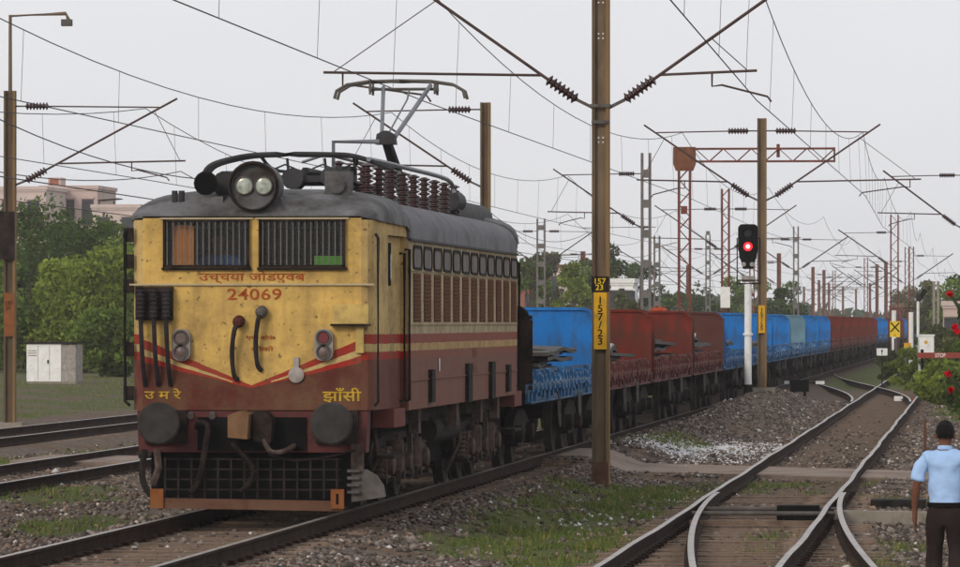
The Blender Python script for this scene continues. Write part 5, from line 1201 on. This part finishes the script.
# red flowered thorn plant close to the camera at right
pp = at(966, 322, 21); fp = thing('flowering_plant', 'red flowered thorny plant poking in at the right edge', 'plant', (pp.x, pp.y, -.35))
base_ = Vector((pp.x, pp.y, -.35))
stems = MB(); fl_ = []; 
for px, py in ((950, 291), (955, 324), (948, 371), (951, 387), (957, 328), (962, 350), (960, 300)):
    e = at(px, py+3, 21+random.uniform(-.3, .3))-base_; mid = Vector((e.x+.06, e.y, e.z-.09)); stems.tube([(random.uniform(-.02, .06), 0, 0), (.05, 0, e.z*.6), mid, e], [.016, .014, .011, .006], 6); fl_.append(e)
stems.build('stem', mat('thorn_stem', (.045, .055, .028), .7, var=.4, scale=20), fp)
for e in fl_[:5]: cards('red_flower', blob_pts(60, e, (.010, .011, .009), .3), .007, tints(60, (.55, .015, .03), .25, 0), M['petal'], fp)
P = np.concatenate([blob_pts(16, (e.x+.05, e.y, e.z-.07), (.025, .02, .05), .2) for e in fl_]); cards('leaf', P, .018, tints(len(P), (.05, .085, .03)), M['leaf'], fp)

# ------------------------------------------------------------------ buildings
def building(label, px0, px1, ytop, d, m, depth=10, floors=3, cols_=4, extra=None, ry=0, z0=-.5, rm=None, cat='building'):
    a, b_ = at(px0, ytop, d), at(px1, ytop, d); w = b_.x-a.x; x = (a.x+b_.x)/2; h = a.z-z0
    t = thing('building', label, cat, (x, a.y, z0), None)
    MB().box(-w/2, w/2, 0, depth, 0, h).build('wall', m, t)
    MB().box(-w/2-.12, w/2+.12, -.12, depth+.12, h+.004, h+.3).build('roof', rm or m, t)
    fh = h/floors
    for f in range(floors):
        MB().box(-w/2-.06, w/2+.06, -.08, -.003, (f+1)*fh-.15, (f+1)*fh-.03).build('floor_band', m, t)
        for c in range(cols_):
            xc = -w/2+(c+.5)*w/cols_; fr = MB().box(xc-.5, xc+.5, -.05, -.004, f*fh+fh*.35, f*fh+fh*.8).build('window', M['bwin'], t)
            MB().box(xc-.55, xc+.55, -.2, -.004, f*fh+fh*.82, f*fh+fh*.86).build('window_shade', m, fr)
    return t, w, h
building('long pink building behind the left mast', -30, 47, 190, 460, M['pinkwhite'], cols_=3)
t, w, h = building('pink block with a roof tower behind the left trees', 40, 98, 189, 470, M['pink'], cols_=3)
MB().box(-w/2+.6, -w/2+1.7, .5, 3, h+.3, h+1.0).build('roof_tower', M['pink'], t); MB().box(-w/2+.75, -w/2+1.5, .44, .498, h+.35, h+.85).build('tower_opening', M['brick'], t)
t, w, h = building('low pale building with a dark roof canopy near the locomotive', 92, 140, 208, 450, M['pinkwhite'], cols_=2)
MB().prism([(-w/2+.4, h+.6), (-w/2+2, h+.75), (-w/2+2.1, h+.82), (-w/2+.4, h+.7)], 'y', .5, 3).build('canopy', M['under'], t)
for x in (-w/2+.5, -w/2+1.7): MB().box(x-.05, x+.05, .6, .7, h+.3, h+.6).build('canopy_post', M['under'], t)
building('pale house with a red roof seen behind the locomotive rear', 500, 585, 268, 480, M['pinkwhite'], floors=2, cols_=4, rm=M['redroof'])
building('low brick-red building behind the locomotive rear handrail', 505, 540, 279, 440, M['brick'], floors=1, cols_=2)
building('white block building behind the foreground mast', 611, 633, 283, 360, M['white'], depth=5, floors=2, cols_=2)
building('pale pink hut at the right edge behind the shrubs', 943, 962, 306, 330, M['pink'], depth=4, floors=1, cols_=1, rm=M['pinkwhite'])

# ------------------------------------------------------------------ gravel, litter and grass
def stones(name, X, Y, size, tint, label, zoff=0.0):
    n = len(X); Z = ground_z(X, Y)+zoff
    base = np.array([(1, 0, 0), (-1, 0, 0), (0, 1, 0), (0, -1, 0), (0, 0, .7), (0, 0, -.7)], float)
    V = base[None]*rng.uniform(.6, 1.3, (n, 6, 1))*size[:, None, None]
    an = rng.uniform(0, 6.28, n); ca, sa = np.cos(an), np.sin(an); x = V[:, :, 0]*ca[:, None]-V[:, :, 1]*sa[:, None]; y = V[:, :, 0]*sa[:, None]+V[:, :, 1]*ca[:, None]
    tl = rng.uniform(-.6, .6, n); ct, st_ = np.cos(tl), np.sin(tl); z = V[:, :, 2]
    x, z = x*ct[:, None]-z*st_[:, None], x*st_[:, None]+z*ct[:, None]
    V = np.stack([x+X[:, None], y+Y[:, None], z+Z[:, None]+size[:, None]*.25], 2).reshape(-1, 3)
    f = np.array([(0, 2, 4), (2, 1, 4), (1, 3, 4), (3, 0, 4), (2, 0, 5), (1, 2, 5), (3, 1, 5), (0, 3, 5)]); Fa = (f[None]+6*np.arange(n)[:, None, None]).reshape(-1)
    me = bpy.data.meshes.new(name); me.vertices.add(6*n); me.vertices.foreach_set('co', V.ravel()); me.loops.add(len(Fa)); me.loops.foreach_set('vertex_index', Fa)
    me.polygons.add(8*n); me.polygons.foreach_set('loop_start', np.arange(0, 24*n, 3)); me.update(calc_edges=True)
    a = me.attributes.new('tint', 'FLOAT_COLOR', 'FACE'); a.data.foreach_set('color', np.repeat(np.concatenate([tint, np.ones((n, 1))], 1), 8, 0).ravel()); me.materials.append(M['stone'])
    return tag(link(name, me), label, name, None, 'stuff')
def scatter(n, x0, x1, y0, y1, keep):
    X = rng.uniform(x0, x1, n); u = rng.uniform(0, 1, n); Y = y0*(y1/y0)**u
    k = keep(X, Y) > rng.uniform(0, 1, n); return X[k], Y[k]
def on_path(X, Y): return ((np.abs(Y-(94.4-(X+7.4)*.95)) < 2.4) & (X > -7.6) & (X < -.7)) | ((np.abs(Y-95) < 3) & (X < -9.5) & (X > -17.5))
def offrail(X, Y):
    ok = np.ones_like(X)
    for xr, z in ((XT1, 0),): ok *= (np.abs(np.abs(X-xr)-G) > .08)
    return ok*(np.abs(np.abs(X-xt2(Y))-G) > .08)*(1-on_path(X, Y))
kp = lambda X, Y: offrail(X, Y)*(1-.8*grass_mask(X, Y))*(.18+1.0*sst(.4, .58, fbm(X*1.1, Y*.4)))*np.where(np.abs(X-xt2(Y)-.45*div(Y)) < 1.25+.4*div(Y), .22, 1)*(1-.93*earth_mask(X, Y)*(Y > 118))*np.where(np.abs(X-XT1) < 1.3, .25, 1)
X, Y = scatter(120000, -7.4, 1.6, 48, 175, kp); X2, Y2 = scatter(45000, -18.5, -7.4, 48, 130, kp); X = np.r_[X, X2]; Y = np.r_[Y, Y2]
n = len(X); g = rng.uniform(0, 1, n)[:, None]**1.6; tn = np.array([.056, .044, .039])*(1-g)+np.array([.25, .208, .18])*g
wsp = rng.uniform(0, 1, n) < .035; tn[wsp] = np.array([.5, .48, .46])*rng.uniform(.7, 1.1, (wsp.sum(), 1)); br = rng.uniform(0, 1, n) < .15; tn[br] *= np.array([1.12, .95, .82])
stones('gravel', X, Y, rng.uniform(.016, .048, n)*np.where(rng.uniform(0, 1, n) < .06, 1.7, 1), tn, 'loose dark ballast gravel strewn between and beside the tracks')
cl = np.concatenate([rng.normal((-5.05, 108), (.35, 3.2), (2200, 2)), rng.normal((-5.6, 102), (.5, 2.2), (1900, 2)), rng.normal((-6.3, 103.5), (.4, 2), (250, 2)), rng.normal((-4.35, 80), (.3, 1.5), (90, 2)), rng.normal((-5.1, 70), (.5, 2.5), (50, 2))])
n = len(cl); stones('white_rubble', cl[:, 0], cl[:, 1], rng.uniform(.012, .04, n), np.array([.68, .68, .69])*rng.uniform(.6, 1.1, (n, 1)), 'spilled white chips scattered beside the path')
def grass_blades(n, x0, x1, y0, y1, label):
    X = rng.uniform(x0, x1, n); Y = rng.uniform(y0, y1, n); cl_ = fbm(X*2.2, Y*1.4); k = (grass_mask(X, Y)*sst(.42, .62, cl_)*offrail(X, Y)) > rng.uniform(0, 1, n); X, Y, cl_ = X[k], Y[k], cl_[k]
    n = len(X); Z = ground_z(X, Y); h = rng.uniform(.025, .10, n)*(.5+cl_); w = rng.uniform(.006, .013, n); a = rng.uniform(0, 6.28, n); l = rng.normal(0, .05, (n, 2))
    V = np.stack([np.stack([X-w*np.cos(a), Y-w*np.sin(a), Z-.01], 1), np.stack([X+w*np.cos(a), Y+w*np.sin(a), Z-.01], 1), np.stack([X+l[:, 0], Y+l[:, 1], Z+h], 1)], 1).reshape(-1, 3)
    me = bpy.data.meshes.new('grass'); me.vertices.add(3*n); me.vertices.foreach_set('co', V.ravel()); me.loops.add(3*n); me.loops.foreach_set('vertex_index', np.arange(3*n)); me.polygons.add(n); me.polygons.foreach_set('loop_start', np.arange(0, 3*n, 3)); me.update(calc_edges=True)
    dry = (rng.uniform(0, 1, n)[:, None] < .3); tn = np.where(dry, np.array([.22, .19, .07]), np.array([.10, .15, .032]))*rng.uniform(.7, 1.3, (n, 1))
    at_ = me.attributes.new('tint', 'FLOAT_COLOR', 'FACE'); at_.data.foreach_set('color', np.concatenate([tn, np.ones((n, 1))], 1).ravel()); me.materials.append(M['blade'])
    tag(link('grass', me), label, 'grass', None, 'stuff')
grass_blades(170000, -7.2, 1.5, 50, 112, 'patchy short grass between the train and the siding'); grass_blades(90000, -18.5, -9.6, 50, 130, 'weeds along the left tracks')
grass_blades(50000, -34, -20, 120, 200, 'dry grass at the foot of the left trees'); grass_blades(40000, -2.6, 2, 118, 240, 'weeds on the right bank')

# ------------------------------------------------------------------ haze
hb = MB().box(-700, 500, -60, 1400, -2.0, 22).mesh('haze'); hm_ = bpy.data.materials.new('haze_air'); hm_.use_nodes = True; t = hm_.node_tree
t.nodes.remove(t.nodes['Principled BSDF']); pv = t.nodes.new('ShaderNodeVolumePrincipled'); pv.inputs['Density'].default_value = .0002; pv.inputs['Color'].default_value = (.93, .92, .95, 1); pv.inputs['Anisotropy'].default_value = .0
t.links.new(pv.outputs[0], t.nodes['Material Output'].inputs['Volume']); hb.materials.append(hm_)
hz = link('haze', hb); hz['kind'] = 'stuff'; hz['label'] = 'pale haze in the air over the whole yard'
S.cycles.volume_bounces = 1; S.cycles.max_bounces = 6; S.cycles.transparent_max_bounces = 12
bpy.context.view_layer.update()
